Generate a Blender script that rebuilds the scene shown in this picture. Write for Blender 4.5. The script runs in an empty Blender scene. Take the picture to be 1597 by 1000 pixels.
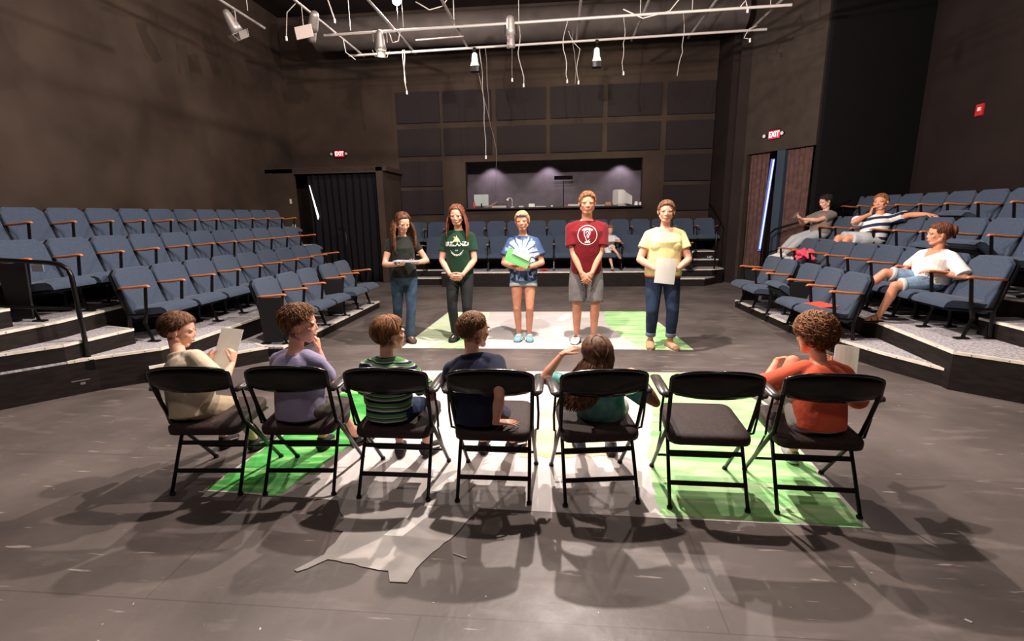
import bpy, bmesh, math, random
import numpy as np
from mathutils import Vector, Matrix, Euler
from mathutils.bvhtree import BVHTree
R = math.radians
SC = bpy.context.scene
COL = SC.collection
random.seed(7)

# ---------------------------------------------------------------- camera, world, lights, exposure
cam_d = bpy.data.cameras.new('camera')
cam = bpy.data.objects.new('camera', cam_d); COL.objects.link(cam)
cam.matrix_world = Matrix.Translation((0, 0, 1.6)) @ Matrix.Rotation(R(5.4), 4, 'Z') @ Matrix.Rotation(R(90 - 12.3), 4, 'X') @ Matrix.Rotation(R(-.95), 4, 'Z')
cam_d.sensor_width = 36; cam_d.sensor_fit = 'HORIZONTAL'
cam_d.lens = 760 / 1597 * 36
cam_d.clip_start = .05; cam_d.clip_end = 60
SC.camera = cam

world = bpy.data.worlds.new('world'); SC.world = world
world.use_nodes = True
world.node_tree.nodes['Background'].inputs[0].default_value = (.9, .85, 1, 1)
world.node_tree.nodes['Background'].inputs[1].default_value = .0

SC.view_settings.view_transform = 'Standard'
SC.view_settings.look = 'None'
SC.view_settings.exposure = 0.5
SC.view_settings.gamma = 1
SC.view_settings.use_curve_mapping = False

def plight(name, loc, energy, color=(1, .865, .785), radius=.035):
    d = bpy.data.lights.new(name, 'POINT'); d.energy = energy; d.color = color; d.shadow_soft_size = radius
    o = bpy.data.objects.new(name, d); COL.objects.link(o); o.location = loc
    return o
def slight(name, loc, target, energy, angle=60, blend=.5, color=(1, .865, .785), radius=.035):
    d = bpy.data.lights.new(name, 'SPOT'); d.energy = energy; d.color = color; d.shadow_soft_size = radius
    d.spot_size = R(angle); d.spot_blend = blend
    o = bpy.data.objects.new(name, d); COL.objects.link(o); o.location = loc
    o.rotation_euler = (Vector(target) - Vector(loc)).to_track_quat('-Z', 'Y').to_euler()
    return o

WORK = [(.1, 5.2, 3.95), (-2.66, 8.8, 4.98), (-.3, 3.6, 4.1), (2.5, 6.0, 4.0), (-2.9, 4.3, 3.95)]
WPOW = [620, 210, 420, 170, 190]
for p_, e_ in zip(WORK, WPOW):
    plight('work_lamp_light', p_, e_)
slight('flood_lamp_light', (-2.93, 8.55, 4.25), (-2.7, 12.9, 3.9), 110, 75, 1, (.95, 1, .62), .05)
slight('flood_lamp_light', (.685, 9.62, 4.10), (.8, 12.9, 3.9), 95, 70, 1, (.95, 1, .62), .05)
# added fill lights above the camera end, brightening chair backs and foreground floor
plight('foreground_fill_light', (2.2, .0, 5.2), 50, radius=.3)
plight('foreground_fill_light', (-2.4, -.2, 5.2), 75, radius=.3)
# downlights in the control booth
for bx_ in (-1.85, -.25, 1.75):
    slight('booth_downlight', (bx_, 14.15, 3.05), (bx_, 14.42, 1.6), 26, 105, .6, (.98, .86, .97), .04)

# ---------------------------------------------------------------- materials
MATS = {}
def mat(name, color, rough=.6, spec=.4, metal=0., vary=0., vscale=6., bump=0., bscale=40., color2=None, stretch=None, emit=0., coat=0., detail=3., sheen=0., bdist=.01):
    if name in MATS: return MATS[name]
    m = bpy.data.materials.new(name); m.use_nodes = True
    nt = m.node_tree; b = nt.nodes['Principled BSDF']
    b.inputs['Base Color'].default_value = (*color, 1)
    b.inputs['Roughness'].default_value = rough
    b.inputs['Specular IOR Level'].default_value = spec
    b.inputs['Metallic'].default_value = metal
    if coat: b.inputs['Coat Weight'].default_value = coat; b.inputs['Coat Roughness'].default_value = .12
    if sheen: b.inputs['Sheen Weight'].default_value = sheen
    if emit:
        b.inputs['Emission Color'].default_value = (*color, 1); b.inputs['Emission Strength'].default_value = emit
    tc = nt.nodes.new('ShaderNodeTexCoord')
    src = tc.outputs['Object']
    if stretch:
        mp = nt.nodes.new('ShaderNodeMapping'); mp.inputs['Scale'].default_value = stretch
        nt.links.new(src, mp.inputs[0]); src = mp.outputs[0]
    if vary or color2:
        n = nt.nodes.new('ShaderNodeTexNoise'); n.inputs['Scale'].default_value = vscale; n.inputs['Detail'].default_value = detail
        nt.links.new(src, n.inputs['Vector'])
        r = nt.nodes.new('ShaderNodeValToRGB')
        c2 = color2 or tuple(min(1, c * (1 + vary)) for c in color)
        c1 = color if color2 else tuple(c * (1 - vary) for c in color)
        r.color_ramp.elements[0].color = (*c1, 1); r.color_ramp.elements[1].color = (*c2, 1)
        r.color_ramp.elements[0].position = .35; r.color_ramp.elements[1].position = .65
        nt.links.new(n.outputs['Fac'], r.inputs[0]); nt.links.new(r.outputs[0], b.inputs['Base Color'])
    if bump:
        n2 = nt.nodes.new('ShaderNodeTexNoise'); n2.inputs['Scale'].default_value = bscale; n2.inputs['Detail'].default_value = 4
        nt.links.new(src, n2.inputs['Vector'])
        bp = nt.nodes.new('ShaderNodeBump'); bp.inputs['Strength'].default_value = bump; bp.inputs['Distance'].default_value = bdist
        nt.links.new(n2.outputs['Fac'], bp.inputs['Height']); nt.links.new(bp.outputs[0], b.inputs['Normal'])
    MATS[name] = m
    return m

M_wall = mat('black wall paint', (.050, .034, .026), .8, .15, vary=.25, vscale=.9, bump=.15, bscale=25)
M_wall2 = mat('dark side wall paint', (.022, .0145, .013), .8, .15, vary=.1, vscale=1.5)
M_panel = mat('acoustic felt', (.028, .022, .023), .95, .1, vary=.2, vscale=60, bump=.3, bscale=200)
M_black = mat('black', (.012, .011, .012), .6, .3)
M_blackmetal = mat('black enamel', (.006, .005, .006), .3, .3)
M_gloss = mat('glossy black plastic', (.004, .0035, .004), .13, .3, coat=.2)
M_armpad = mat('worn black armrest plastic', (.05, .042, .04), .3, .6, vary=.3, vscale=20)
M_seatpad = mat('dark brown seat vinyl', (.035, .02, .018), .6, .3, bump=.3, bscale=300, vary=.3, vscale=80)
M_fabric = mat('blue seat fabric', (.050, .070, .108), .9, .15, vary=.18, vscale=90, bump=.25, bscale=250, sheen=.15)
M_shell = mat('dark seat shell', (.007, .008, .012), .55, .2)
M_wood = mat('orange varnished oak', (.48, .16, .055), .35, .5, vary=.25, vscale=9, stretch=(3, 30, 3))
M_deck = mat('grey speckled carpet', (.26, .25, .27), .95, .1, color2=(.58, .55, .57), vscale=45, detail=8, bump=.3, bscale=150)
M_nose = mat('aluminium nosing', (.80, .74, .64), .4, .5, vary=.12, vscale=12)
M_fascia = mat('dark riser board', (.014, .010, .009), .7, .2, vary=.3, vscale=7, stretch=(1, 1, 5))
M_steel = mat('galvanised pipe', (.22, .19, .185), .45, .4, metal=.3, vary=.2, vscale=10)
M_pipewhite = mat('pale steel', (.36, .33, .31), .4, .5)
M_duct = mat('painted duct', (.06, .048, .044), .6, .3, vary=.15, vscale=3)
M_cable = mat('pale cable', (.40, .35, .32), .5, .4)
M_darkcable = mat('grey cable', (.2, .17, .17), .5, .4)
M_curtain_d = mat('black velour', (.010, .009, .012), .95, .1)
M_curtain_r = mat('brown velour', (.10, .055, .05), .95, .1, vary=.2, vscale=10)
M_white = mat('white plastic', (.8, .78, .76), .45, .4)
M_paper = mat('white paper', (.88, .87, .85), .8, .2)
def _thin(m):
    nt = m.node_tree; b = nt.nodes['Principled BSDF']; t = nt.nodes.new('ShaderNodeBsdfTranslucent'); t.inputs[0].default_value = (.85, .83, .8, 1)
    x = nt.nodes.new('ShaderNodeMixShader'); x.inputs[0].default_value = .45; nt.links.new(b.outputs[0], x.inputs[1]); nt.links.new(t.outputs[0], x.inputs[2])
    nt.links.new(x.outputs[0], nt.nodes['Material Output'].inputs[0])
_thin(M_paper)
M_red = mat('red plastic', (.65, .03, .03), .4, .5)
M_lens = mat('lamp lens', (.8, .8, .78), .15, .6)
M_silver = mat('silver metal', (.30, .27, .25), .4, .5, metal=.5)

def floor_material():
    m = bpy.data.materials.new('dark painted stage floor'); m.use_nodes = True; nt = m.node_tree
    b = nt.nodes['Principled BSDF']; L = nt.links.new
    tc = nt.nodes.new('ShaderNodeTexCoord')
    def noise(scale, detail=4, st=(1, 1, 1), rot=0):
        mp = nt.nodes.new('ShaderNodeMapping'); mp.inputs['Scale'].default_value = st; mp.inputs['Rotation'].default_value = (0, 0, rot)
        L(tc.outputs['Object'], mp.inputs[0])
        n = nt.nodes.new('ShaderNodeTexNoise'); n.inputs['Scale'].default_value = scale; n.inputs['Detail'].default_value = detail
        L(mp.outputs[0], n.inputs['Vector']); return n.outputs['Fac']
    def ramp(fac, stops):
        r = nt.nodes.new('ShaderNodeValToRGB'); e = r.color_ramp.elements
        while len(e) < len(stops): e.new(.5)
        for el, (p, c) in zip(e, stops): el.position = p; el.color = (*c, 1)
        L(fac, r.inputs[0]); return r.outputs[0]
    def mix(a, bb, fac, mode='MIX'):
        x = nt.nodes.new('ShaderNodeMix'); x.data_type = 'RGBA'; x.blend_type = mode
        L(fac, x.inputs[0]) if not isinstance(fac, float) else setattr(x.inputs[0], 'default_value', fac)
        L(a, x.inputs[6]); L(bb, x.inputs[7]) if not isinstance(bb, tuple) else setattr(x.inputs[7], 'default_value', (*bb, 1))
        return x.outputs[2]
    base = ramp(noise(1.3, 6), [(.32, (.080, .066, .061)), (.68, (.165, .138, .127))])
    base = mix(base, (.24, .20, .185), ramp(noise(2.2, 8, (1, 3.5, 1), .5), [(.57, (0, 0, 0)), (.72, (.6, .6, .6))]))
    base = mix(base, (.42, .36, .33), ramp(noise(3.1, 5, (1, 9, 1), -.35), [(.67, (0, 0, 0)), (.71, (.8, .8, .8))]))
    base = mix(base, (.6, .55, .5), ramp(noise(38, 2), [(.76, (0, 0, 0)), (.785, (1, 1, 1))]))
    # board seams
    br = nt.nodes.new('ShaderNodeTexBrick'); br.inputs['Scale'].default_value = 1.0
    br.inputs['Brick Width'].default_value = 2.44; br.inputs['Row Height'].default_value = 1.22
    br.inputs['Mortar Size'].default_value = .0035; br.inputs['Mortar Smooth'].default_value = .2
    br.inputs['Color1'].default_value = (0, 0, 0, 1); br.inputs['Color2'].default_value = (0, 0, 0, 1); br.inputs['Mortar'].default_value = (.45, .45, .45, 1)
    mp = nt.nodes.new('ShaderNodeMapping'); mp.inputs['Location'].default_value = (.55, .79, 0)
    L(tc.outputs['Object'], mp.inputs[0]); L(mp.outputs[0], br.inputs['Vector'])
    base = mix(base, (.045, .035, .03), br.outputs['Color'])
    L(base, b.inputs['Base Color'])
    rr = ramp(noise(2.5, 6), [(.3, (.36,) * 3), (.7, (.56,) * 3)])
    L(rr, b.inputs['Roughness']); b.inputs['Specular IOR Level'].default_value = .42
    bp = nt.nodes.new('ShaderNodeBump'); bp.inputs['Strength'].default_value = .12; bp.inputs['Distance'].default_value = .01
    L(noise(22, 5), bp.inputs['Height']); L(bp.outputs[0], b.inputs['Normal'])
    return m
M_floor = floor_material()

def streak_mat(name, c1, c2, c3=None, scale=3., st=(1, 7, 1), rot=.4, p=(.35, .65)):
    m = bpy.data.materials.new(name); m.use_nodes = True; nt = m.node_tree; b = nt.nodes['Principled BSDF']
    tc = nt.nodes.new('ShaderNodeTexCoord'); mp = nt.nodes.new('ShaderNodeMapping')
    mp.inputs['Scale'].default_value = st; mp.inputs['Rotation'].default_value = (0, 0, rot)
    n = nt.nodes.new('ShaderNodeTexNoise'); n.inputs['Scale'].default_value = scale; n.inputs['Detail'].default_value = 5; n.inputs['Distortion'].default_value = .6
    r = nt.nodes.new('ShaderNodeValToRGB'); e = r.color_ramp.elements
    e[0].color = (*c1, 1); e[1].color = (*c2, 1); e[0].position, e[1].position = p
    if c3: x = e.new((p[0] + p[1]) / 2); x.color = (*c3, 1)
    nt.links.new(tc.outputs['Object'], mp.inputs[0]); nt.links.new(mp.outputs[0], n.inputs['Vector'])
    nt.links.new(n.outputs['Fac'], r.inputs[0]); nt.links.new(r.outputs[0], b.inputs['Base Color'])
    b.inputs['Roughness'].default_value = .6; b.inputs['Specular IOR Level'].default_value = .25
    return m

# ---------------------------------------------------------------- mesh helpers
def V(*a): return Vector(a)
class MB:
    """collects closed shells; build() links them as one mesh object"""
    def __init__(s): s.v = []; s.f = []; s.mi = []
    def add(s, vs, fs, mi=0):
        o = len(s.v); s.v += [tuple(v) for v in vs]; s.f += [tuple(i + o for i in f) for f in fs]; s.mi += [mi] * len(fs); return s
    def box(s, c, size, mi=0, rot=None, bev=0):
        bm = bmesh.new(); bmesh.ops.create_cube(bm, size=1)
        for v in bm.verts: v.co = Vector((v.co.x * size[0], v.co.y * size[1], v.co.z * size[2]))
        if bev: bmesh.ops.bevel(bm, geom=bm.edges[:], offset=bev, segments=2, profile=.6, affect='EDGES')
        mt = (rot.to_4x4() if rot is not None else Matrix.Identity(4)); mt = Matrix.Translation(c) @ mt
        s.bm(bm, mi, mt); return s
    def bm(s, bm, mi=0, mt=None):
        bm.verts.index_update()
        s.add([(mt @ v.co) if mt is not None else v.co for v in bm.verts], [[v.index for v in f.verts] for f in bm.faces], mi); bm.free()
    def tube(s, pts, r, n=8, mi=0, closed=False, ends=True, flat=None):
        pts = [Vector(p) for p in pts]; N = len(pts)
        rs = r if isinstance(r, (list, tuple)) else [r] * N
        prev = None; rings = []
        for i, p in enumerate(pts):
            a = pts[(i - 1) % N] if (closed or i) else p; b = pts[(i + 1) % N] if (closed or i < N - 1) else p
            d = (b - a).normalized() if (b - a).length > 1e-9 else Vector((0, 0, 1))
            if prev is None:
                u = Vector((0, 0, 1)) if abs(d.z) < .9 else Vector((0, 1, 0))
                x = d.cross(u).normalized()
            else:
                x = (prev - d * prev.dot(d)).normalized()
            y = d.cross(x).normalized(); prev = x
            fx, fy = flat or (1, 1)
            rings.append([p + (x * math.cos(2 * math.pi * k / n) * fx + y * math.sin(2 * math.pi * k / n) * fy) * rs[i] for k in range(n)])
        vs = [q for rg in rings for q in rg]; fs = []
        for i in range(N if closed else N - 1):
            j = (i + 1) % N
            for k in range(n):
                k2 = (k + 1) % n
                fs.append((i * n + k, i * n + k2, j * n + k2, j * n + k))
        if not closed and ends: fs.append(tuple(range(n))[::-1]); fs.append(tuple((N - 1) * n + k for k in range(n)))
        s.add(vs, fs, mi); return s
    def seg(s, a, b, ra, rb, n=14, fa=False, fb=False, mi=0, flat=None):
        """tapered limb with round (or flat) ends"""
        a = Vector(a); b = Vector(b); d = (b - a); L = d.length; d.normalize()
        pts = []; rs = []
        if not fa:
            for t in (80, 60, 40, 20): pts.append(a - d * ra * math.sin(R(t))); rs.append(ra * math.cos(R(t)))
        for k in range(4): pts.append(a + d * L * k / 3); rs.append(ra + (rb - ra) * k / 3)
        if not fb:
            for t in (20, 40, 60, 80): pts.append(b + d * rb * math.sin(R(t))); rs.append(rb * math.cos(R(t)))
        return s.tube(pts, rs, n, mi, flat=flat)
    def ell(s, c, rad, M3=None, mi=0, nu=16, nv=10):
        vs = []; fs = []; c = Vector(c); M3 = M3 or Matrix.Identity(3)
        vs.append(c + M3 @ Vector((0, 0, rad[2])))
        for i in range(1, nv):
            t = math.pi * i / nv
            for k in range(nu):
                p = 2 * math.pi * k / nu
                vs.append(c + M3 @ Vector((rad[0] * math.sin(t) * math.cos(p), rad[1] * math.sin(t) * math.sin(p), rad[2] * math.cos(t))))
        vs.append(c + M3 @ Vector((0, 0, -rad[2]))); e = len(vs) - 1
        for k in range(nu):
            k2 = (k + 1) % nu
            fs.append((0, 1 + k, 1 + k2)); fs.append((e, 1 + (nv - 2) * nu + k2, 1 + (nv - 2) * nu + k))
            for i in range(nv - 2): fs.append((1 + i * nu + k, 1 + (i + 1) * nu + k, 1 + (i + 1) * nu + k2, 1 + i * nu + k2))
        s.add(vs, fs, mi); return s
    def loft(s, rings, mi=0, n=20, p=2.3):
        """rings: (centre, x axis, y axis, a, b)"""
        vs = []; fs = []
        for c, X, Y, a, b in rings:
            for k in range(n):
                t = 2 * math.pi * k / n; ct, st = math.cos(t), math.sin(t)
                q = (abs(ct) ** p + abs(st) ** p) ** (-1 / p)
                vs.append(Vector(c) + X * (ct * q * a) + Y * (st * q * b))
        N = len(rings)
        for i in range(N - 1):
            for k in range(n):
                k2 = (k + 1) % n; fs.append((i * n + k, i * n + k2, (i + 1) * n + k2, (i + 1) * n + k))
        fs.append(tuple(range(n))[::-1]); fs.append(tuple((N - 1) * n + k for k in range(n)))
        s.add(vs, fs, mi); return s
    def prism(s, poly, z0, z1, mi=0):
        n = len(poly); vs = [(x, y, z0) for x, y in poly] + [(x, y, z1) for x, y in poly]
        fs = [tuple(range(n))[::-1], tuple(range(n, 2 * n))] + [(k, (k + 1) % n, n + (k + 1) % n, n + k) for k in range(n)]
        s.add(vs, fs, mi); return s
    def mesh(s, name, mats):
        me = bpy.data.meshes.new(name); me.from_pydata(s.v, [], s.f)
        for m in (mats if isinstance(mats, (list, tuple)) else [mats]): me.materials.append(m)
        me.polygons.foreach_set('material_index', s.mi)
        me.update(); me.validate()
        bm = bmesh.new(); bm.from_mesh(me); bmesh.ops.recalc_face_normals(bm, faces=bm.faces[:]); bm.to_mesh(me); bm.free()
        return me
    def build(s, name, mats, parent=None, smooth=False, remesh=0, sm=0, matfn=None, auto=None):
        me = s.mesh(name, mats)
        if remesh: me = remeshed(me, remesh, sm)
        if smooth or remesh: me.polygons.foreach_set('use_smooth', [True] * len(me.polygons))
        o = bpy.data.objects.new(name, me); COL.objects.link(o); o.parent = parent
        if auto and not remesh:
            me.polygons.foreach_set('use_smooth', [True] * len(me.polygons))
            bm = bmesh.new(); bm.from_mesh(me)
            for e in bm.edges:
                if len(e.link_faces) == 2 and e.calc_face_angle(0) > R(auto): e.smooth = False
            bm.to_mesh(me); bm.free()
        if matfn:
            n = len(me.polygons); cs = np.empty(n * 3); me.polygons.foreach_get('center', cs)
            me.polygons.foreach_set('material_index', np.array([matfn(c) for c in cs.reshape(-1, 3)], dtype=np.int32))
        return o
_tmp = None
def remeshed(me, vox, sm):
    o = bpy.data.objects.new('tmp', me); COL.objects.link(o)
    m = o.modifiers.new('r', 'REMESH'); m.mode = 'VOXEL'; m.voxel_size = vox; m.adaptivity = 0
    if sm:
        m2 = o.modifiers.new('s', 'SMOOTH'); m2.factor = .5; m2.iterations = sm
    dg = bpy.context.evaluated_depsgraph_get()
    out = bpy.data.meshes.new_from_object(o.evaluated_get(dg))
    for mm in me.materials:
        if mm.name not in [x.name for x in out.materials if x]: out.materials.append(mm)
    name = me.name
    bpy.data.objects.remove(o); bpy.data.meshes.remove(me); out.name = name
    return out

def empty(name, label, cat, loc=(0, 0, 0), rz=0, group=None):
    o = bpy.data.objects.new(name, None); COL.objects.link(o); o.location = loc; o.rotation_euler = (0, 0, R(rz)); o.empty_display_size = .1
    o['label'] = label; o['category'] = cat
    if group: o['group'] = group
    return o
def tag(o, label, cat, group=None):
    o['label'] = label; o['category'] = cat
    if group: o['group'] = group
    return o
def struct(o): o['kind'] = 'structure'; return o
KIDS = {}
def dup(root, loc, rz, label, group=None):
    r = root.copy(); COL.objects.link(r); r.location = loc; r.rotation_euler = (0, 0, R(rz)); r['label'] = label
    if group: r['group'] = group
    for ch in list(root.children):
        c = ch.copy(); COL.objects.link(c); c.parent = r
        for g in list(ch.children):
            d = g.copy(); COL.objects.link(d); d.parent = c
    return r
ORD = ['first', 'second', 'third', 'fourth', 'fifth', 'sixth', 'seventh', 'eighth', 'ninth', 'tenth', 'eleventh', 'twelfth', 'thirteenth', 'fourteenth', 'fifteenth', 'sixteenth']
def arc(c, r, a0, a1, n, plane='xz'):
    out = []
    for i in range(n + 1):
        a = R(a0 + (a1 - a0) * i / n)
        d = (math.cos(a) * r, math.sin(a) * r)
        out.append(Vector(c) + (Vector((d[0], 0, d[1])) if plane == 'xz' else Vector((0, d[0], d[1])) if plane == 'yz' else Vector((d[0], d[1], 0))))
    return out
# ---------------------------------------------------------------- room shell
def slab(name, c, size, m, bev=0): return struct(MB().box(c, size, bev=bev).build(name, m))
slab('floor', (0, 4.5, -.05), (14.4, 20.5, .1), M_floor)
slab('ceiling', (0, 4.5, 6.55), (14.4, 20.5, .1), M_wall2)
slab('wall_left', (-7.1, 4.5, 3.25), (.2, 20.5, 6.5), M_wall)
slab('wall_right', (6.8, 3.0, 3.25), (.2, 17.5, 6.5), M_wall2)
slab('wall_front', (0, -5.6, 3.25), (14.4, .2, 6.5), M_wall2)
# back wall with the control booth opening X -2.37..2.13, Z 1.78..2.95
YB = 12.95
mb = MB()
X0, X1, Z0, Z1 = -2.37, 2.12, 1.76, 2.93
mb.box(((X0 - 7) / 2, YB + .1, 3.25), (X0 + 7, .2, 6.5)).box(((X1 + 6.9) / 2, YB + .1, 3.25), (6.9 - X1, .2, 6.5))
mb.box(((X0 + X1) / 2, YB + .1, (Z1 + 6.5) / 2), (X1 - X0, .2, 6.5 - Z1)).box(((X0 + X1) / 2, YB + .1, Z0 / 2), (X1 - X0, .2, Z0))
struct(mb.build('wall_back', M_wall))
M_booth = mat('booth wall grey', (.125, .105, .12), .9, .1, vary=.1, vscale=4)
mb = MB()
mb.box(((X0 + X1) / 2, 14.5, 2.4), (X1 - X0 + .6, .1, 1.9))
mb.box((X0 - .25, 13.8, 2.4), (.1, 1.4, 1.9)).box((X1 + .25, 13.8, 2.4), (.1, 1.4, 1.9))
mb.box(((X0 + X1) / 2, 13.8, 3.35), (X1 - X0 + .6, 1.4, .1)).box(((X0 + X1) / 2, 13.8, 1.4), (X1 - X0 + .6, 1.4, .1))
struct(mb.build('wall_booth', M_booth))
struct(MB().box(((X0 + X1) / 2, 13.0, 1.75), (X1 - X0 + .0, .42, .04), bev=.006).build('trim_1', M_blackmetal))   # counter of the booth

# seams in the left wall
M_seam = M_black
# room corner on the right: dark return wall and the slanted entry wall
def wallbox(name, a, b, z0, z1, th, m):
    a = Vector((*a, 0)); b = Vector((*b, 0)); d = (b - a); L = d.length; d.normalize(); nrm = Vector((-d.y, d.x, 0))
    rot = Matrix((d, nrm, Vector((0, 0, 1)))).transposed()
    return struct(MB().box((a + b) / 2 + Vector((0, 0, (z0 + z1) / 2)) , (L, th, z1 - z0), rot=rot).build(name, m))
DA, DB = (4.05, 11.45), (4.78, 9.95)
M_entry = mat('entry wall paint', (.044, .033, .027), .75, .2, vary=.12, vscale=4, bump=.15, bscale=25)
wallbox('wall_entry_right', DA, DB, 2.76, 6.5, .12, M_entry)
wallbox('wall_entry_right', (4.02, 11.51), (4.09, 11.37), 0, 2.76, .12, M_entry)
wallbox('wall_entry_right', (4.42, 10.69), (4.5, 10.53), 0, 2.76, .1, mat('blue grey jamb', (.035, .05, .075), .6))
wallbox('wall_return_right', (4.78, 9.93), (6.75, 10.35), 0, 6.5, .12, mat('unlit wall black', (.010, .009, .010), .95, .05))  # near-black colour stands in for the lack of light on this wall
wallbox('wall_column_right', (3.86, 12.95), (3.86, 11.9), 0, 6.5, .16, M_wall2)
wallbox('wall_column_right', (3.86, 11.6), (4.04, 11.5), 0, 6.5, .2, M_wall2)
# left entry box
mb = MB()
mb.box((-4.18, 12.28, 1.37), (.16, 1.36, 2.74)).box((-5.5, 12.28, 2.70), (3.0, 1.36, .1)).box((-6.66, 11.66, 1.37), (.7, .12, 2.74)).box((-5.5, 11.63, 2.69), (2.6, .06, .14))
struct(mb.build('wall_entry_left', M_wall))
struct(MB().box((-5.4, 12.9, 1.35), (2.3, .06, 2.6)).build('wall_entry_dark', mat('unlit wall black', (0, 0, 0))))  # same near-black, the shade inside the entry is put into the colour

def curtain(name, label, a, b, z0, z1, m, amp=.035, folds=9, thick=.012):
    a = Vector((*a, 0)); b = Vector((*b, 0)); d = b - a; L = d.length; d.normalize(); nrm = Vector((-d.y, d.x, 0))
    nu = folds * 8; nv = 8; vs = []; fs = []
    for sgn in (1, -1):
        for j in range(nv + 1):
            z = z0 + (z1 - z0) * j / nv
            for i in range(nu + 1):
                t = i / nu; w = math.sin(t * folds * 2 * math.pi + .5 * math.sin(j * .6 + t * 9)) * amp * (1.1 - .4 * j / nv)
                vs.append(a + d * L * t + nrm * (w + sgn * thick / 2) + Vector((0, 0, z)))
    W = nu + 1; O = W * (nv + 1)
    for j in range(nv):
        for i in range(nu):
            p = j * W + i; fs.append((p, p + 1, p + W + 1, p + W)); fs.append((O + p, O + p + W, O + p + W + 1, O + p + 1))
    for i in range(nu): fs.append((i, O + i, O + i + 1, i + 1)); p = nv * W + i; fs.append((p, p + 1, O + p + 1, O + p))
    for j in range(nv):
        p = j * W; fs.append((p, p + W, O + p + W, O + p)); p = j * W + nu; fs.append((p, O + p, O + p + W, p + W))
    o = MB().add(vs, fs).build(name, m, smooth=True); tag(o, label, 'curtain'); return o
curtain('stage_curtain', 'black curtain closing the left entry beside the risers', (-6.02, 11.75), (-4.3, 11.75), .01, 2.62, M_curtain_d, folds=10)
curtain('stage_curtain', 'narrow brown curtain at the right entry, beside the blue light gap', (4.13, 11.33), (4.33, 10.92), .01, 2.74, M_curtain_r, folds=4, amp=.02)
curtain('stage_curtain', 'wide reddish brown curtain at the right entry, nearer the railing', (4.52, 10.5), (4.74, 10.02), .01, 2.74, M_curtain_r, folds=5, amp=.025)
# glowing strips stand in for daylight through the gaps beside the curtains
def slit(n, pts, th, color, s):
    m = mat('daylight gap glow %d' % n, color, emit=s)
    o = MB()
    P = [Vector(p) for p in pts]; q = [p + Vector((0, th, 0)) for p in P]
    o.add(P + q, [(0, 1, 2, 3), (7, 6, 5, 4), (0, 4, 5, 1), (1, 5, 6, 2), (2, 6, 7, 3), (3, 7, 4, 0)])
    struct(o.build('daylight_strip_%d' % n, m))
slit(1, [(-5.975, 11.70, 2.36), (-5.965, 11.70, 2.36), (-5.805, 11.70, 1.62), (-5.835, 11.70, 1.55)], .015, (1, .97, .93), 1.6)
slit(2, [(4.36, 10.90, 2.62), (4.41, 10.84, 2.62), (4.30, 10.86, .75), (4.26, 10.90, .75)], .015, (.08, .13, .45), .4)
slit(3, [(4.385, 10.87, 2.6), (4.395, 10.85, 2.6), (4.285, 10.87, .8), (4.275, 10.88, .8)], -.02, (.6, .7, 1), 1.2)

# acoustic panels on the back wall
mb0 = None
def panel(cx, cz, w, h, label):
    tag(MB().box((cx, YB - .045, cz), (w, .04, h), bev=.006).build('acoustic_panel', M_panel), label, 'wall panel', 'acoustic panels on the back wall')
PX = [(-4.08, -2.97), (-2.88, -1.66), (-1.52, -.30), (-.18, 1.09), (1.22, 2.49), (2.64, 3.76)]
cols = ['leftmost column', 'second column from the left', 'third column from the left', 'fourth column from the left', 'fifth column from the left', 'rightmost column']
for i, (a, b) in enumerate(PX):
    panel((a + b) / 2, 4.27, b - a, .73, 'dark acoustic panel in the top row, %s' % cols[i])
    panel((a + b) / 2, 3.43, b - a, .66, 'dark acoustic panel in the second row, %s' % cols[i])
for i, nm in ((0, 'left'), (5, 'right')):
    a, b = PX[i]
    panel((a + b) / 2, 2.66, b - a, .62, 'dark acoustic panel level with the booth opening, %s of it' % nm)
    panel((a + b) / 2, 1.94, b - a, .62, 'lowest dark acoustic panel %s of the booth, just above the seats' % nm)

# ---------------------------------------------------------------- risers
def riser(label, poly, z0, z1, nosed, ded=True):
    """poly ccw; nosed = indices of edges k->k+1 carrying a nosing strip"""
    e = empty('seating_riser', label, 'riser', (0, 0, 0))
    MB().prism(poly, z0, z1 - .02).build('fascia', M_fascia, e)
    MB().prism(poly, z1 - .02, z1).build('deck', M_deck, e)
    mb = MB()
    for k in nosed:
        a = Vector((*poly[k], 0)); b = Vector((*poly[(k + 1) % len(poly)], 0)); d = (b - a); L = d.length; d.normalize(); n = Vector((d.y, -d.x, 0))
        rot = Matrix((d, n, d.cross(n))).transposed()
        mb.box((a + b) / 2 + n * -.012 + Vector((0, 0, z1 - .009)), (L, .036, .024), rot=rot)
        k_ = max(2, int(L / .3))
        for q in range(k_): mb.box(a + d * L * (q + .5) / k_ + n * .007 + Vector((0, 0, z1 - .010)), (.007, .004, .007), mi=1, rot=rot)
    if nosed: mb.build('nosing', [M_nose, M_black], e)
    return e
riser('low carpeted riser under the front row of the left bank', [(-3.90, 5.25), (-3.2, 5.25), (-3.17, 8.35), (-3.90, 8.35)], 0, .12, (1,))
riser('small wedge step at the near end of the left bank', [(-4.05, 4.30), (-3.28, 5.08), (-3.52, 5.24), (-3.93, 5.24), (-3.93, 4.75), (-4.0, 4.42)], 0, .17, (0, 1))
riser('second riser of the left bank with the handrail foot on its edge', [(-6.9, 2.0), (-4.85, 3.55), (-4.52, 3.94), (-4.39, 4.09), (-4.0, 4.42), (-3.91, 4.75), (-3.91, 9.0), (-6.9, 9.0)], 0, .33, (2, 3, 4, 5))
riser('wedge step above the second riser of the left bank', [(-6.9, 2.02), (-4.85, 3.565), (-4.53, 3.945), (-4.43, 4.60), (-4.84, 4.72), (-6.9, 4.72)], .33, .49, (0, 1, 2, 3))
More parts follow.
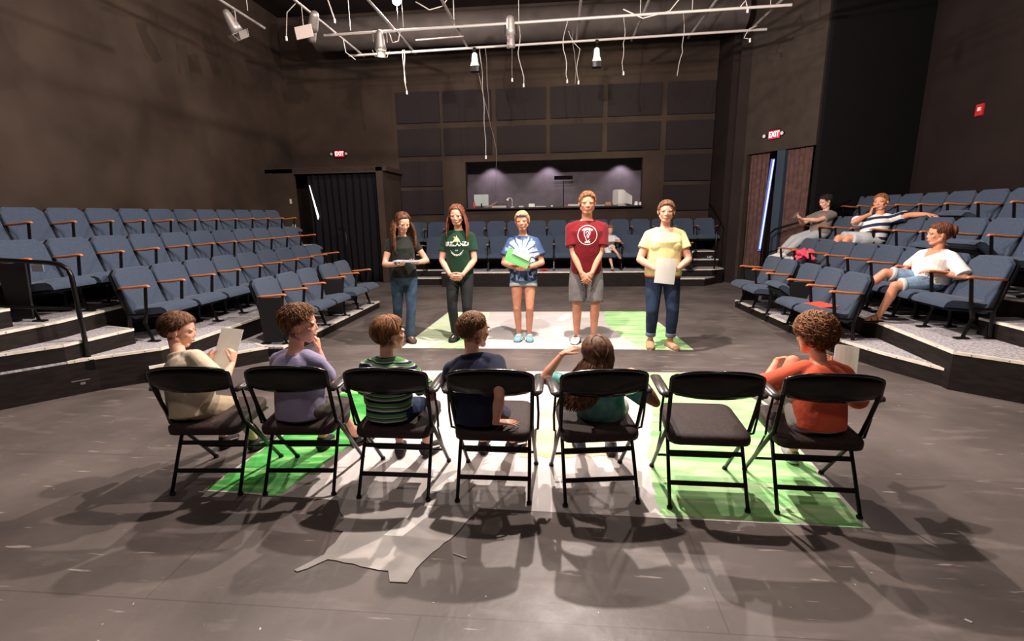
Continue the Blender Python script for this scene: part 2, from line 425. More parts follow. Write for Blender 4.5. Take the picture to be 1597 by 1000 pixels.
riser('third riser of the left bank', [(-6.95, 2.4), (-4.88, 3.62), (-4.80, 4.2), (-4.90, 5.05), (-4.80, 5.1), (-4.80, 9.6), (-6.95, 9.6)], .33, .66, (0, 1, 2, 4))
riser('upper wedge step on the third riser, left edge of the photo', [(-6.9, 2.9), (-5.05, 3.4), (-5.0, 3.95), (-5.6, 4.05), (-6.9, 4.05)], .66, .83, (0, 1, 2))
riser('top riser of the left bank along the wall', [(-6.97, 3.2), (-5.62, 3.45), (-5.62, 10.9), (-6.97, 10.9)], .66, 1.0, (1,))
riser('low carpeted riser under the front row of the right bank', [(3.85, 8.45), (3.01, 8.45), (3.12, 5.68), (3.85, 5.68)], 0, .12, (1,))
riser('wedge step at the near end of the right bank', [(3.62, 5.66), (3.13, 5.66), (3.28, 5.08), (3.52, 4.52), (3.60, 5.3)], 0, .17, (1, 2))
riser('second riser of the right bank under the woman in white', [(6.6, 8.95), (3.63, 8.95), (3.63, 6.2), (3.56, 5.3), (3.49, 4.48), (3.83, 4.16), (6.6, 2.2)], 0, .35, (1, 2, 3, 4, 5))
riser('step block at the right edge of the photo behind the near seat', [(6.6, 5.15), (4.19, 5.15), (4.19, 4.35), (6.6, 2.7)], .35, .52, (0, 1, 2))
riser('third riser of the right bank under the man in stripes', [(6.65, 9.6), (4.5, 9.6), (4.5, 5.2), (4.9, 4.5), (6.65, 3.4)], .35, .70, (1, 2))
riser('top riser of the right bank along the wall', [(6.68, 9.7), (5.25, 9.7), (5.25, 5.8), (6.68, 4.9)], .70, 1.05, (1,))
riser('lower riser of the back seating section', [(-3.45, 11.45), (-2.62, 11.45), (-2.62, 10.87), (2.62, 10.87), (2.62, 11.22), (3.5, 11.22), (3.75, 11.42), (3.75, 12.93), (-3.45, 12.93)], 0, .33, (0, 2, 4, 5))
riser('small floor step left of the back seating section', [(-3.45, 11.17), (-2.64, 11.17), (-2.64, 11.44), (-3.45, 11.44)], 0, .17, (0,))
riser('small floor step right of the back seating section', [(2.64, 10.90), (3.2, 10.90), (3.5, 11.2), (2.64, 11.2)], 0, .17, (0,))
riser('upper riser of the back seating section', [(-3.45, 11.8), (3.16, 11.8), (3.16, 12.12), (3.74, 12.12), (3.74, 12.93), (-3.45, 12.93)], .33, .67, (0, 2))
riser('middle step at the right end of the back section', [(3.18, 11.78), (3.74, 11.78), (3.74, 12.1), (3.18, 12.1)], .33, .50, (0,))
riser('middle step at the left end of the back section', [(-3.45, 11.55), (-3.05, 11.55), (-3.05, 11.78), (-3.45, 11.78)], .33, .50, (0,))

# small latch plate on the left riser fascia
e = tag(MB().box((0, 0, 0), (.13, .006, .008)).box((.01, 0, -.03), (.035, .008, .02)).build('cam_latch', M_steel), 'small metal latch plate on the left riser board', 'latch')
e.location = (-4.36, 3.885, .17); e.rotation_euler = (0, 0, math.atan2(.44, .41))

# ---------------------------------------------------------------- painted floor sheets
M_green = streak_mat('green grass paint', (.24, .60, .20), (.62, .84, .46), (.42, .78, .32), scale=2.2, st=(1, 5, 1), rot=.5)
M_green2 = streak_mat('bright green paint', (.03, .27, .04), (.28, .60, .20), (.08, .40, .08), scale=2.6, st=(1, 4, 1), rot=-.6)
M_palegreen = streak_mat('pale green paint', (.62, .80, .48), (.78, .86, .66), scale=2.2, st=(1, 5, 1), rot=.5)
M_roadgrey = streak_mat('pale grey road paint', (.56, .525, .51), (.66, .62, .60), scale=1.6, st=(1, 2, 1), rot=.1)
M_roadgrey2 = streak_mat('grey road paint near', (.38, .35, .33), (.50, .465, .44), scale=3, st=(1, 2, 1), rot=.3)
M_dash = mat('white dash paint', (.88, .86, .82), .6)
M_tan = streak_mat('tan paint', (.66, .47, .28), (.70, .62, .50), scale=2, st=(1, 2, 1))
def wob(poly, amp, step=.06, seed=1):
    rnd = random.Random(seed); out = []
    for i, p in enumerate(poly):
        q = poly[(i + 1) % len(poly)]; a = Vector(p); b = Vector(q); L = (b - a).length; n = max(1, int(L / step)); d = (b - a) / L; nn = Vector((-d.y, d.x))
        for k in range(n):
            out.append(tuple(a + (b - a) * k / n + (nn * rnd.uniform(-amp, amp) if k else Vector((0, 0)))))
    return out
def sheet(name, label, layers, cat='painted sheet', dz=0):
    mb = MB(); ms = []
    for i, (poly, m) in enumerate(layers):
        ms.append(m); z = .002 + dz + i * .0006
        mb.prism(poly, .0005, z, i)
    return tag(mb.build(name, ms), label, cat)
sheet('painted_floor_cloth', 'far painted road and grass cloth under the five standing performers', [
    ([(-1.925, 5.69), (1.61, 5.71), (1.44, 8.03), (-1.83, 7.96)], M_roadgrey),
    (wob([(-1.915, 5.70), (-1.12, 5.70), (-1.0, 6.3), (-1.12, 7.95), (-1.82, 7.95)], .012), M_palegreen),
    (wob([(-1.6, 5.70), (-1.15, 5.70), (-1.03, 6.3), (-1.12, 6.8)], .02, seed=3), M_green),
    (wob([(1.6, 5.71), (1.0, 5.71), (.86, 6.35), (.72, 7.1), (.78, 8.02), (1.43, 8.02)], .012, seed=4), M_green),
    ([(-.16, 5.70), (.08, 5.70), (.07, 6.0), (-.09, 6.0)], M_dash), ([(-.07, 6.35), (.07, 6.35), (.08, 6.9), (-.05, 6.9)], M_dash),
    ([(-.02, 7.3), (.12, 7.3), (.28, 7.8), (.12, 7.8)], M_dash)])
sheet('painted_floor_cloth', 'near painted road and grass cloth under the row of folding chairs', [
    ([(-2.12, 2.47), (-1.15, 2.42), (.5, 2.38), (1.6, 2.36), (1.71, 4.12), (1.53, 4.86), (-1.95, 4.80)], M_roadgrey),
    (wob([(-2.11, 2.48), (-1.62, 2.45), (-1.46, 3.2), (-1.40, 4.1), (-1.5, 4.79), (-1.95, 4.79)], .015, seed=5), M_green2),
    (wob([(1.58, 2.37), (.55, 2.40), (.62, 3.1), (.80, 3.9), (.74, 4.84), (1.52, 4.85), (1.70, 4.12)], .015, seed=6), M_green),
    (wob([(-.25, 3.0), (.35, 3.05), (.5, 4.1), (-.1, 4.0)], .03, seed=8), M_tan),
    ([(-.74, 2.55), (-.62, 2.53), (-.50, 2.80), (-.62, 2.80)], M_dash), ([(-.56, 3.02), (-.44, 3.02), (-.34, 3.42), (-.44, 3.42)], M_dash),
    ([(-.35, 3.7), (-.2, 3.7), (-.14, 4.2), (-.26, 4.2)], M_dash)])
sheet('painted_floor_cloth', 'torn grey painted strip on the floor in front of the chairs', [
    (wob([(-1.26, 2.43), (-1.14, 2.24), (-1.155, 2.16), (-1.10, 2.15), (-1.12, 1.97), (-1.21, 1.86), (-1.19, 1.85), (-1.085, 1.94), (-.77, 1.885), (-.74, 1.82), (-.66, 1.82), (-.63, 1.95), (-.50, 2.20), (-.42, 2.42)], .007, .04, seed=9), M_roadgrey2),
    ([(-.88, 2.13), (-.78, 2.13), (-.65, 2.40), (-.76, 2.40)], M_dash)], dz=.0035)
def litter(label, x, y, l, a, m=M_paper, w=.008):
    o = tag(MB().box((0, 0, .003), (l, w, .004)).build('paper_scrap', m), label, 'litter'); o.location = (x, y, 0); o.rotation_euler = (0, 0, R(a))
litter('thin white splinter on the floor between the third and fourth chairs', -.46, 2.01, .075, -22, M_cable, .005)
litter('small white tape scrap by the foot of the first chair', -2.115, 2.455, .045, -3)
litter('white crumb on the floor at the bottom right of the photo', .95, 1.52, .02, 30, M_paper, .012)
litter('small white scrap at the bottom edge left of centre', -1.22, 1.42, .02, 20, M_paper, .008)
litter('pale scrap on the floor near the lower right corner', 1.62, 1.78, .022, -40, M_paper, .008)
# ---------------------------------------------------------------- theatre seats (face local +Y)
SW = .505
def seat_proto(arms, panel=0, up=0):
    """arms: tuple of -1/+1 sides; panel: side with a closed end panel"""
    e = empty('theatre_seat', '', 'seat')
    # upholstered back: rounded top corners, reclined, slightly bowed
    def back(w, zt, zb, y0, y1, th, rr, bow):
        mb = MB(); out = []
        pts = [(-w / 2, zb), (w / 2, zb)]
        pts += [(w / 2 - rr + rr * math.cos(R(t)), zt - rr + rr * math.sin(R(t)) * .75 + rr * .25) for t in (0, 22, 45, 68, 90)]
        pts += [(-w / 2 + rr - rr * math.cos(R(t)), zt - rr + rr * math.sin(R(t)) * .75 + rr * .25) for t in (90, 68, 45, 22, 0)]
        return pts
    def plate(w, zt, zb, ytop, ybot, th, rr, bow, off):
        N = 10; bm = bmesh.new(); rows = []
        for j in range(N + 1):
            t = j / N; z = zb + (zt - zb) * t
            d = zt - z
            half = w / 2 if d > rr else w / 2 - rr + math.sqrt(max(0, rr * rr - (rr - d) ** 2))
            if j == N: half = w / 2 - rr
            row = []
            for i in range(9):
                s = -1 + 2 * i / 8; x = s * half
                y = ybot + (ytop - ybot) * t - bow * (1 - s * s) * .6 + off - bow * math.sin(t * math.pi) * .5
                row.append((x, y, z))
            rows.append(row)
        vs = []; fs = []
        for sgn in (0, 1):
            for r_ in rows:
                for p in r_: vs.append((p[0], p[1] + (th if sgn else 0), p[2]))
        n = 9; O = n * (N + 1)
        for j in range(N):
            for i in range(n - 1):
                p = j * n + i; fs.append((p, p + 1, p + n + 1, p + n)); fs.append((O + p, O + p + n, O + p + n + 1, O + p + 1))
            for i in (0, n - 1):
                p = j * n + i; fs.append((p, p + n, O + p + n, O + p))
        for i in range(n - 1):
            fs.append((i, O + i, O + i + 1, i + 1)); p = N * n + i; fs.append((p, p + 1, O + p + 1, O + p))
        return vs, fs
    v, f = plate(SW - .035, .77, .24, -.33, -.145, .055, .075, .02, 0)
    o = MB().add(v, f).build('backrest', M_fabric, e, auto=50); bv = o.modifiers.new('b', 'BEVEL'); bv.width = .012; bv.segments = 2; bv.limit_method = 'ANGLE'; bv.angle_limit = R(50)
    v, f = plate(SW - .02, .755, .20, -.33, -.15, .022, .07, .02, -.026)
    MB().add(v, f).build('back_shell', M_shell, e, auto=40)
    # cushion
    mb = MB(); W = SW - .05
    prof = [(-.20, 0, .035), (-.08, .0, .045), (.10, .012, .05), (.20, .012, .048), (.245, -.005, .035), (.262, -.03, .012)]
    vs = []; n = 9
    for y, zc, h in prof:
        for i in range(n):
            s = -1 + 2 * i / (n - 1); edge = (1 - abs(s) ** 6)
            vs.append((s * W / 2, y - .0, zc + h * (.45 + .55 * edge)))
    for y, zc, h in prof:
        for i in range(n):
            s = -1 + 2 * i / (n - 1); vs.append((s * W / 2 * .96, y * .97, zc - h))
    fs = []; O = n * len(prof)
    for j in range(len(prof) - 1):
        for i in range(n - 1):
            p = j * n + i; fs.append((p, p + 1, p + n + 1, p + n)); fs.append((O + p, O + p + n, O + p + n + 1, O + p + 1))
        for i in (0, n - 1): p = j * n + i; fs.append((p, p + n, O + p + n, O + p))
    for i in range(n - 1):
        fs.append((i, O + i, O + i + 1, i + 1)); p = (len(prof) - 1) * n + i; fs.append((p, p + 1, O + p + 1, O + p))
    mb.add(vs, fs)
    o = mb.build('seat_cushion', M_fabric, e, auto=60)
    MB().box((0, .02, -.055), (W * .9, .36, .03), bev=.01).build('seat_pan', M_shell, o)
    o.location = (0, -.01, .325)
    if up: o.rotation_euler = (R(up), 0, 0); o.location = (0, -.03, .37)
    else: o.rotation_euler = (R(4), 0, 0)
    # arms
    for sd in arms:
        x = sd * SW / 2
        pts = [(x, -.235, .575), (x, -.16, .578), (x, -.04, .585), (x, .06, .598), (x, .10, .600), (x, .125, .590)]
        a = MB().tube(pts, [.017, .026, .028, .028, .025, .010], 10, flat=(1, .55)).build('armrest', M_wood, e, smooth=True)
        fr = MB()
        fr.tube([(x, .075, .585), (x, .04, .36), (x, .0, .20), (x, .06, .012)], [.012, .013, .015, .012], 6, flat=(.9, 1.5))
        fr.tube([(x, -.24, .56), (x, -.17, .28), (x, -.19, .012)], [.012, .016, .014], 6, flat=(.9, 1.5))
        fr.tube([(x, -.17, .28), (x, .03, .29)], .014, 6, flat=(.9, 1.5))
        fr.box((x, .07, .008), (.05, .12, .015)).box((x, -.2, .008), (.05, .1, .015))
        fr.build('arm_frame', M_blackmetal, e)
        if sd == panel:
            MB().add(*boxpoly([(-.24, .56), (.075, .57), (.03, .03), (-.2, .03)], x + sd * .018, .02)).build('end_panel', M_black, e)
    return e
def boxpoly(pts, x, th):
    n = len(pts); vs = [(x - th / 2, a, b) for a, b in pts] + [(x + th / 2, a, b) for a, b in pts]
    return vs, [tuple(range(n)), tuple(range(n, 2 * n))[::-1]] + [(k, n + k, n + (k + 1) % n, (k + 1) % n) for k in range(n)]
PROTO = {}
def put_seat(key, loc, rz, label, group):
    if key not in PROTO:
        p = seat_proto(*key); PROTO[key] = p
        p.location = loc; p.rotation_euler = (0, 0, R(rz)); p['label'] = label; p['group'] = group
        return p
    return dup(PROTO[key], loc, rz, label, group)
def bank(side, rows):
    s = -1 if side == 'left' else 1
    for rn, (xt, y0, z, ks, endpanel, ups) in rows.items():
        g = 'theatre seats in the %s row of the %s bank' % (rn, side)
        for i, k in enumerate(ks):
            near = -s  # local side of the near end: left bank +x, right bank -x
            arms = (near,); pn = 0
            if i == len(ks) - 1: arms = (near, -near)
            if i == 0 and 'near' in endpanel: pn = near
            if i == len(ks) - 1 and 'far' in endpanel: pn = -near
            if k in endpanel: pn = near
            up = ups.get(k, 0)
            x = xt + (-s) * .33
            what = 'tipped half up' if up else 'folded down'
            put_seat((arms, pn, up), (x, y0 + (k + .5) * SW, z), 90 * s, 'blue theatre seat, %s from the near end of the %s row, %s bank' % (ORD[i], rn, side), g)
bank('left', {
    'front': (-3.62, 5.39, .12, [0, 1, 2, 3.3, 4.3], ['near', 3.3], {}),
    'second': (-4.69, 4.68, .33, range(0, 9), [], {}),
    'third': (-5.38, 4.68, .66, range(-1, 10), ['near'], {}),
    'top': (-6.18, 5.45, 1.0, range(-2, 10), [], {})})
bank('right', {
    'front': (3.41, 5.556 , .12, [0, 1, 2, 3.3, 4.3], ['far', 2], {2: 35}),
    'second': (4.30, 4.952, .35, range(0, 8), [], {}),
    'third': (5.05, 6.256, .70, range(-2, 7), [], {-1: 38, 0: 20}),
    'top': (5.76, 6.916 - SW, 1.05, range(-1, 9), [], {1: 25})})
# back section, facing the stage
for rn, x0, n, yt, z in (('lower', -3.105, 12, 11.55, .33), ('upper', -3.79, 15, 12.43, .67)):
    for i in range(n):
        arms = (-1, 1) if i == 0 else (-1,)
        put_seat((arms, 0, 0), (x0 + (i + .5) * SW, yt - .33, z), 180, 'blue theatre seat, %s from the left in the %s row of the back section' % (ORD[i], rn), 'theatre seats in the %s row of the back section' % rn)

# ---------------------------------------------------------------- folding armchairs (face local +Y)
def folding_chair():
    e = empty('folding_armchair', '', 'chair')
    P = []
    # front legs run up into the back posts
    for s in (-1, 1):
        pts = [(s * .225, .225, .02), (s * .222, .0, .29), (s * .218, -.115, .43), (s * .222, -.16, .55), (s * .226, -.195, .66), (s * .215, -.205, .745), (s * .19, -.205, .765)]
        MB().tube(pts, .0115, 8).build('front_leg', M_blackmetal, e, smooth=True)
        MB().tube([(s * .2, -.03, .405), (s * .203, -.13, .21), (s * .205, -.225, .02)], .0105, 8).build('rear_leg', M_blackmetal, e, smooth=True)
        MB().seg((s * .225, .228, .018), (s * .225, .236, .004), .015, .016, 10, True, True).build('foot_cap', M_black, e)
        MB().seg((s * .205, -.222, .018), (s * .205, -.226, .004), .015, .016, 10, True, True).build('foot_cap', M_black, e)
        pad = [(s * .250, -.185, .645), (s * .251, -.16, .65), (s * .253, -.03, .655), (s * .255, .10, .655), (s * .255, .14, .645)]
        MB().tube(pad, [.018, .031, .033, .032, .016], 12, flat=(1, .42)).build('armrest', M_armpad, e, smooth=True)
        st = MB().tube([(s * .225, -.19, .645), (s * .245, -.175, .636), (s * .250, -.15, .635)], .008, 6)
        st.tube([(s * .250, -.14, .637), (s * .255, -.11, .50), (s * .250, -.09, .40), (s * .236, -.05, .375)], .007, 6)
        st.tube([(s * .236, -.05, .375), (s * .225, .10, .18)], .006, 6)
        st.tube([(s * .216, -.10, .41), (s * .205, -.06, .35)], .011, 6)
        st.build('arm_support', M_blackmetal, e)
    for z, y in ((.13, -.172), (.275, -.098)):
        MB().box((0, y, z), (.41, .008, .026)).build('cross_bar', M_blackmetal, e)
    mb = MB()
    mb.tube([(-.223, .12, .145), (.223, .12, .145)], .008, 6)
    mb
    MB().box((0, .05, .378), (.40, .30, .012)).build('seat_frame', M_blackmetal, e)
    mb.build('cross_bar', M_blackmetal, e)
    # back panel: curved stadium
    bm = bmesh.new(); NX = 18; NZ = 8; vs = []; fs = []
    for sd in (0, 1):
        for j in range(NZ + 1):
            t = j / NZ; z = .637 + .163 * t
            for i in range(NX + 1):
                s = -1 + 2 * i / NX
                dt = (1 - t) * .163; db = t * .163
                half = .236 if dt > .085 else .236 - .085 * .9 + math.sqrt(max(0, .085 ** 2 - (.085 - dt) ** 2)) * .9
                if db < .05: half = .228 - .03 + math.sqrt(max(0, .05 ** 2 - (.05 - db) ** 2)) * .6
                else: half = min(half, .228 + .008 * min(1, (db - .05) / .05))
                x = s * half; zz = z - .010 * (s ** 2) * t + .012 * s * s * (1 - t)
                y = -.19 - .025 * t - .028 * (1 - s * s) + (.004 if sd else -.012 + .012 * (abs(2 * t - 1) ** 4))
                vs.append((x, y, zz))
    n = NX + 1; O = n * (NZ + 1)
    for j in range(NZ):
        for i in range(NX):
            p = j * n + i; fs.append((p, p + 1, p + n + 1, p + n)); fs.append((O + p, O + p + n, O + p + n + 1, O + p + 1))
        for i in (0, NX): p = j * n + i; fs.append((p, p + n, O + p + n, O + p))
    for i in range(NX): fs.append((i, O + i, O + i + 1, i + 1)); p = NZ * n + i; fs.append((p, p + 1, O + p + 1, O + p))
    o = MB().add(vs, fs).build('backrest', M_gloss, e, auto=60); bv = o.modifiers.new('b', 'BEVEL'); bv.width = .007; bv.segments = 3; bv.limit_method = 'ANGLE'; bv.angle_limit = R(60)
    rim = []
    for i in range(25):
        a_ = R(200 - 220 * i / 24); sx = max(-1, min(1, math.cos(a_) * 1.08)); px = .232 * (abs(sx) ** .75) * (1 if sx > 0 else -1); pz = .722 + .076 * (abs(math.sin(a_)) ** .6) * (1 if math.sin(a_) > 0 else -1)
        s = px / .236; t = (pz - .637) / .163; rim.append((px, -.19 - .025 * t - .028 * (1 - s * s) - .004, pz - .008 * s * s))
    MB().tube(rim, .0085, 8).build('back_rim', mat('rolled glossy rim', (.006, .005, .006), .22, .6, coat=1.), o, smooth=True)
    # seat pad: trapezoid with rounded corners
    poly = []
    for cx, cy, a0 in ((.155, .155, 0), (-.155, .155, 90), (-.165, -.135, 180), (.165, -.135, 270)):
        for t in (0, 30, 60, 90): poly.append((cx + .055 * math.cos(R(a0 + t)), cy + .055 * math.sin(R(a0 + t))))
    mb = MB(); rings = []
    for z, k in ((.405, .93), (.412, .99), (.435, 1.0), (.452, .99), (.462, .95), (.467, .8), (.468, .4)):
        rings.append([(x * k, y * k + .0, z - .012 - .03 * (.155 - y * k) / .3) for x, y in poly])
    n = len(poly); vs = [p for r_ in rings for p in r_]; fs = [tuple(range(n))[::-1], tuple((len(rings) - 1) * n + q for q in range(n))]
    for j in range(len(rings) - 1):
        for q in range(n): fs.append((j * n + q, j * n + (q + 1) % n, (j + 1) * n + (q + 1) % n, (j + 1) * n + q))
    mb.add(vs, fs).build('seat_pad', M_seatpad, e, smooth=True)
    return e
CH = [((-2.084, 2.654), 4, 'under the boy in the cream polo shirt reading a script'), ((-1.524, 2.69), 3.5, 'under the boy in the lavender shirt touching his mouth'),
      ((-.937, 2.68), 0, 'under the boy in the striped green shirt'), ((-.357, 2.68), 0, 'under the boy with glasses in navy'),
      ((.222, 2.70), 8, 'under the long-haired child in turquoise'), ((.83, 2.69), -1, 'standing empty, second from the right'),
      ((1.396, 2.677), -2, 'under the curly-haired child in coral')]
fc = folding_chair()
for i, ((x, y), a, what) in enumerate(CH):
    lab = 'black folding armchair ' + what
    if i == 0: fc.location = (x, y, 0); fc.rotation_euler = (0, 0, R(a)); fc['label'] = lab; fc['group'] = 'folding armchairs in a row'
    else: dup(fc, (x, y, 0), a, lab, 'folding armchairs in a row')
# ---------------------------------------------------------------- people
def skinmat(name, c): return mat(name, c, .55, .35, vary=.08, vscale=18, bump=.05, bscale=300)
SK1 = skinmat('fair skin', (.74, .37, .26)); SK2 = skinmat('tanned skin', (.66, .29, .18)); SK3 = skinmat('light skin', (.76, .42, .30))
M_eye = mat('eye white', (.42, .36, .32), .25, .5); M_iris = mat('dark iris', (.03, .02, .015), .2, .6); M_lip = mat('lips', (.55, .18, .15), .5, .4)
M_hairs = {}
def hairmat(name, c, c2, sc=60):
    m = mat(name, c, .62, .25, color2=c2, vscale=sc, detail=2, stretch=(1, 1, .25)); return m
def ik(a, c, l1, l2, pole):
    a = Vector(a); c = Vector(c); d = c - a; L = d.length
    if L > (l1 + l2) * .995: d = d * ((l1 + l2) * .995 / L); L = d.length; c = a + d
    u = d / L; x = (l1 * l1 - l2 * l2 + L * L) / (2 * L); h = math.sqrt(max(0, l1 * l1 - x * x))
    p = Vector(pole); p = p - u * p.dot(u); p.normalize()
    return a + u * x + p * h, c
def rot3(yaw=0, pitch=0, roll=0):
    """yaw>0 turns left, pitch>0 leans forward / looks down, roll>0 tilts to the person's right"""
    return (Matrix.Rotation(R(yaw), 3, 'Z') @ Matrix.Rotation(R(-pitch), 3, 'X') @ Matrix.Rotation(R(roll), 3, 'Y'))
def hand_mesh(w, d, n, side, L, curl=20, spread=4, thumb=35, curls=None):
    """w wrist, d finger direction, n palm normal, side +1 right / -1 left hand"""
    d = Vector(d).normalized(); n = Vector(n); n = (n - d * n.dot(d)).normalized(); t = d.cross(n) * side; w = Vector(w)
    mb = MB()
    pl = L * .50
    mb.loft([(w - d * .02, t, n, L * .14, L * .095), (w + d * L * .08, t, n, L * .17, L * .10), (w + d * pl * .55, t, n, L * .215, L * .085), (w + d * pl, t, n, L * .21, L * .068), (w + d * (pl + .006), t, n, L * .17, L * .045)], n=16)
    lens = (.40, .46, .43, .34); offs = (.155, .053, -.052, -.152); rr = (.047, .048, .046, .040)
    for i in range(4):
        c = curls[i] if curls else curl
        b = w + d * (pl - L * .05 - abs(i - 1.2) * L * .012) + t * offs[i] * L; ang = 0; r = rr[i] * L
        ds = (d + t * (1.5 - i) * math.tan(R(spread))).normalized()
        for k, fr in enumerate((.45, .31, .24)):
            ang += c * (1.0 if k else .8)
            dd = ds * math.cos(R(ang)) + n * math.sin(R(ang)); e = b + dd * lens[i] * L * fr
            mb.seg(b, e, r, r * .9, 8); b = e; r *= .9
    b = w + d * L * .12 + t * L * .13; td = (d * math.cos(R(thumb)) + t * math.sin(R(thumb)) + n * .25).normalized()
    e = b + td * L * .22; mb.seg(b, e, L * .075, L * .056, 8)
    td2 = (td + d * .45 + n * .15).normalized(); e2 = e + td2 * L * .16; mb.seg(e, e2, L * .054, L * .047, 8)
    mb.seg(e2, e2 + (td2 + d * .2).normalized() * L * .10, L * .047, L * .038, 8)
    return mb
FEM = [(-.20, .078, .070, .0), (-.06, .097, .078, -.004), (.10, .098, .076, -.004), (.38, .074, .060, .004), (.62, .080, .070, .008), (.76, .086, .076, .010), (.88, .084, .062, .0), (.98, .060, .048, -.006), (1.07, .038, .037, -.008)]
MAL = [(-.20, .074, .068, .0), (-.06, .090, .074, -.002), (.12, .089, .070, 0), (.38, .083, .064, .004), (.65, .094, .072, .004), (.82, .103, .072, .002), (.90, .093, .062, -.002), (.99, .065, .050, -.006), (1.08, .042, .040, -.008)]
def person(label, loc, rz, H, sex='m', w=1., hh=None, skin=None, pel=None, hipyaw=0, lean=(0, 0, 0), wrists=None, elbows=None, hands=None, ankles=None, knees=None, feet=(0, 0), head=(0, 0, 0), shirt=None, pants=None, shoe=None, hair=None, vox=.008, bust=0, belly=0, extras=None, brow=None, hipw=1., neckfwd=.0, showfoot=True, eyes=True, tk=1., world=False, hoff=(0, 0, 0)):
    e = empty('person', label, 'person', loc, rz)
    hh = hh or .143 * H; kid = hh / H > .15
    if world:
        Ri = Matrix.Rotation(R(-rz), 3, 'Z'); lo = Vector(loc)
        P_ = lambda p: Ri @ (Vector(p) - lo); D_ = lambda v: Ri @ Vector(v)
        pel = P_(pel); wrists = [P_(p) for p in wrists]; elbows = [D_(v) for v in elbows]; ankles = [P_(p) for p in ankles]; knees = [D_(v) for v in knees]
        hands = [(D_(h[0]), D_(h[1])) + tuple(h[2:]) if h else None for h in hands] if hands else None
        feet = tuple((f - rz) if not isinstance(f, (tuple, list)) else tuple(D_(f)) for f in feet); head = (head[0] - rz, head[1], head[2])
    skin = skin or SK1
    tb = (FEM if sex == 'f' else MAL)
    pel = Vector(pel or (0, 0, .52 * H))
    T = .30 * H * tk
    Rp = rot3(hipyaw, lean[1] if len(lean) > 3 else 0, 0); Rc = rot3(hipyaw + lean[2], lean[0], lean[1])
    # spine: pelvis frame blends into the chest frame
    Rh0 = rot3(hipyaw, lean[0] * .35, lean[1] * .3)
    q0 = Rh0.to_quaternion(); q1 = Rc.to_quaternion()
    def frame(t):
        k = min(1, max(0, t)); q = q0.slerp(q1, k ** 1.2); return q.to_matrix()
    cache = {}
    def spine(t):
        if t <= 0: return pel + frame(0) @ Vector((0, 0, t * T))
        p = pel.copy(); n = 12; dt = t / n
        for i in range(n): p = p + frame((i + .5) * dt) @ Vector((0, 0, dt * T))
        return p
    fat = w
    def ring(t, a, b, off, m=0., my=None):
        F = frame(t); bb = b * H * (.5 + .5 * fat) * 1.0; bo = 0
        if belly: bo = belly * math.exp(-((t - .25) / .25) ** 2); bb += bo * .6
        return (spine(t) + F @ Vector((0, off * H + bo * .5, 0)), F @ Vector((1, 0, 0)), F @ Vector((0, 1, 0)), a * H * fat * (hipw if t < .2 else 1) + m, bb + (my if my is not None else m))
    Fc = frame(1.); sh_c = spine(.87)
    sw = (.093 if sex == 'f' else .106) * H * (.55 + .45 * fat)
    S = {1: sh_c + Fc @ Vector((sw, -.004 * H, .004 * H)), -1: sh_c + Fc @ Vector((-sw, -.004 * H, .004 * H))}
    F0 = frame(0); HJ = {s: pel + F0 @ Vector((s * .052 * H * (.5 + .5 * fat), 0, -.01 * H)) for s in (1, -1)}
    ua, fa = .175 * H, .150 * H; th, sn = .245 * H, .240 * H
    wr = {}; el = {}; kn = {}; an = {}
    for s, i in ((-1, 0), (1, 1)):
        el[s], wr[s] = ik(S[s], wrists[i], ua, fa, elbows[i])
        kn[s], an[s] = ik(HJ[s], ankles[i], th, sn, knees[i])
    neck0 = spine(1.02); Rh = rot3(*head)
    hc = spine(1.0) + Fc @ Vector((0, (.012 + neckfwd) * H, .068 * H)) + Rh @ Vector((0, .05 * hh, (.40 if kid else .42) * hh))
    hc = hc + Vector(hoff)
    hm = lambda x, y, z: hc + Rh @ Vector((x * hh, y * hh, z * hh))
    fl = .5 + .5 * fat
    # --- body (limbs and trunk)
    B = MB()
    B.loft([ring(t, a * .95, b * .93, o) for t, a, b, o in tb], n=24)
    for s in (-1, 1):
        B.seg(S[s] - Fc @ Vector((s * .05 * H, 0, -.016 * H)), S[s], .032 * H * fl, .030 * H * fl)
        B.seg(S[s], S[s].lerp(el[s], .5), .031 * H * fl, .0265 * H * fl); B.seg(S[s].lerp(el[s], .5), el[s], .0265 * H * fl, .0215 * H * fl)
        m_ = el[s].lerp(wr[s], .3); B.seg(el[s], m_, .021 * H * fl, .0235 * H * fl); B.seg(m_, wr[s], .0235 * H * fl, .0145 * H)
        B.seg(HJ[s], HJ[s].lerp(kn[s], .4), .051 * H * fl, .046 * H * fl); B.seg(HJ[s].lerp(kn[s], .4), kn[s], .046 * H * fl, .031 * H * fl)
        back = (HJ[s] - an[s]).normalized(); k_ = kn[s].lerp(an[s], .33); kp = (kn[s] - (HJ[s] + an[s]) / 2); kp = kp.normalized() if kp.length > .02 else Vector((0, 1, 0))
        B.seg(kn[s], k_ - kp * .008 * H, .030 * H * fl, .0325 * H * fl); B.seg(k_ - kp * .008 * H, an[s], .0315 * H * fl, .0185 * H)
        fy = feet[0 if s < 0 else 1]; fd = Matrix.Rotation(R(fy), 3, 'Z') @ Vector((s * .05, 1, 0)) if not isinstance(fy, (tuple, Vector)) else Vector(fy)
        fd.normalize(); up = Vector((0, 0, 1)) if abs(fd.z) < .3 else (Vector((0, 0, 1)) - fd * fd.z).normalized()
        B.seg(an[s], an[s] - up * .018 * H + fd * .07 * H, .020 * H, .015 * H); B.seg(an[s] - up * .02 * H - fd * .015 * H, an[s] - up * .024 * H + fd * .085 * H, .018 * H, .013 * H, flat=(1.3, .8))
    neck_top = hm(0, -.10, -.22)
    nr = .030 * H if sex == 'f' else .034 * H
    if kid: nr = .030 * H
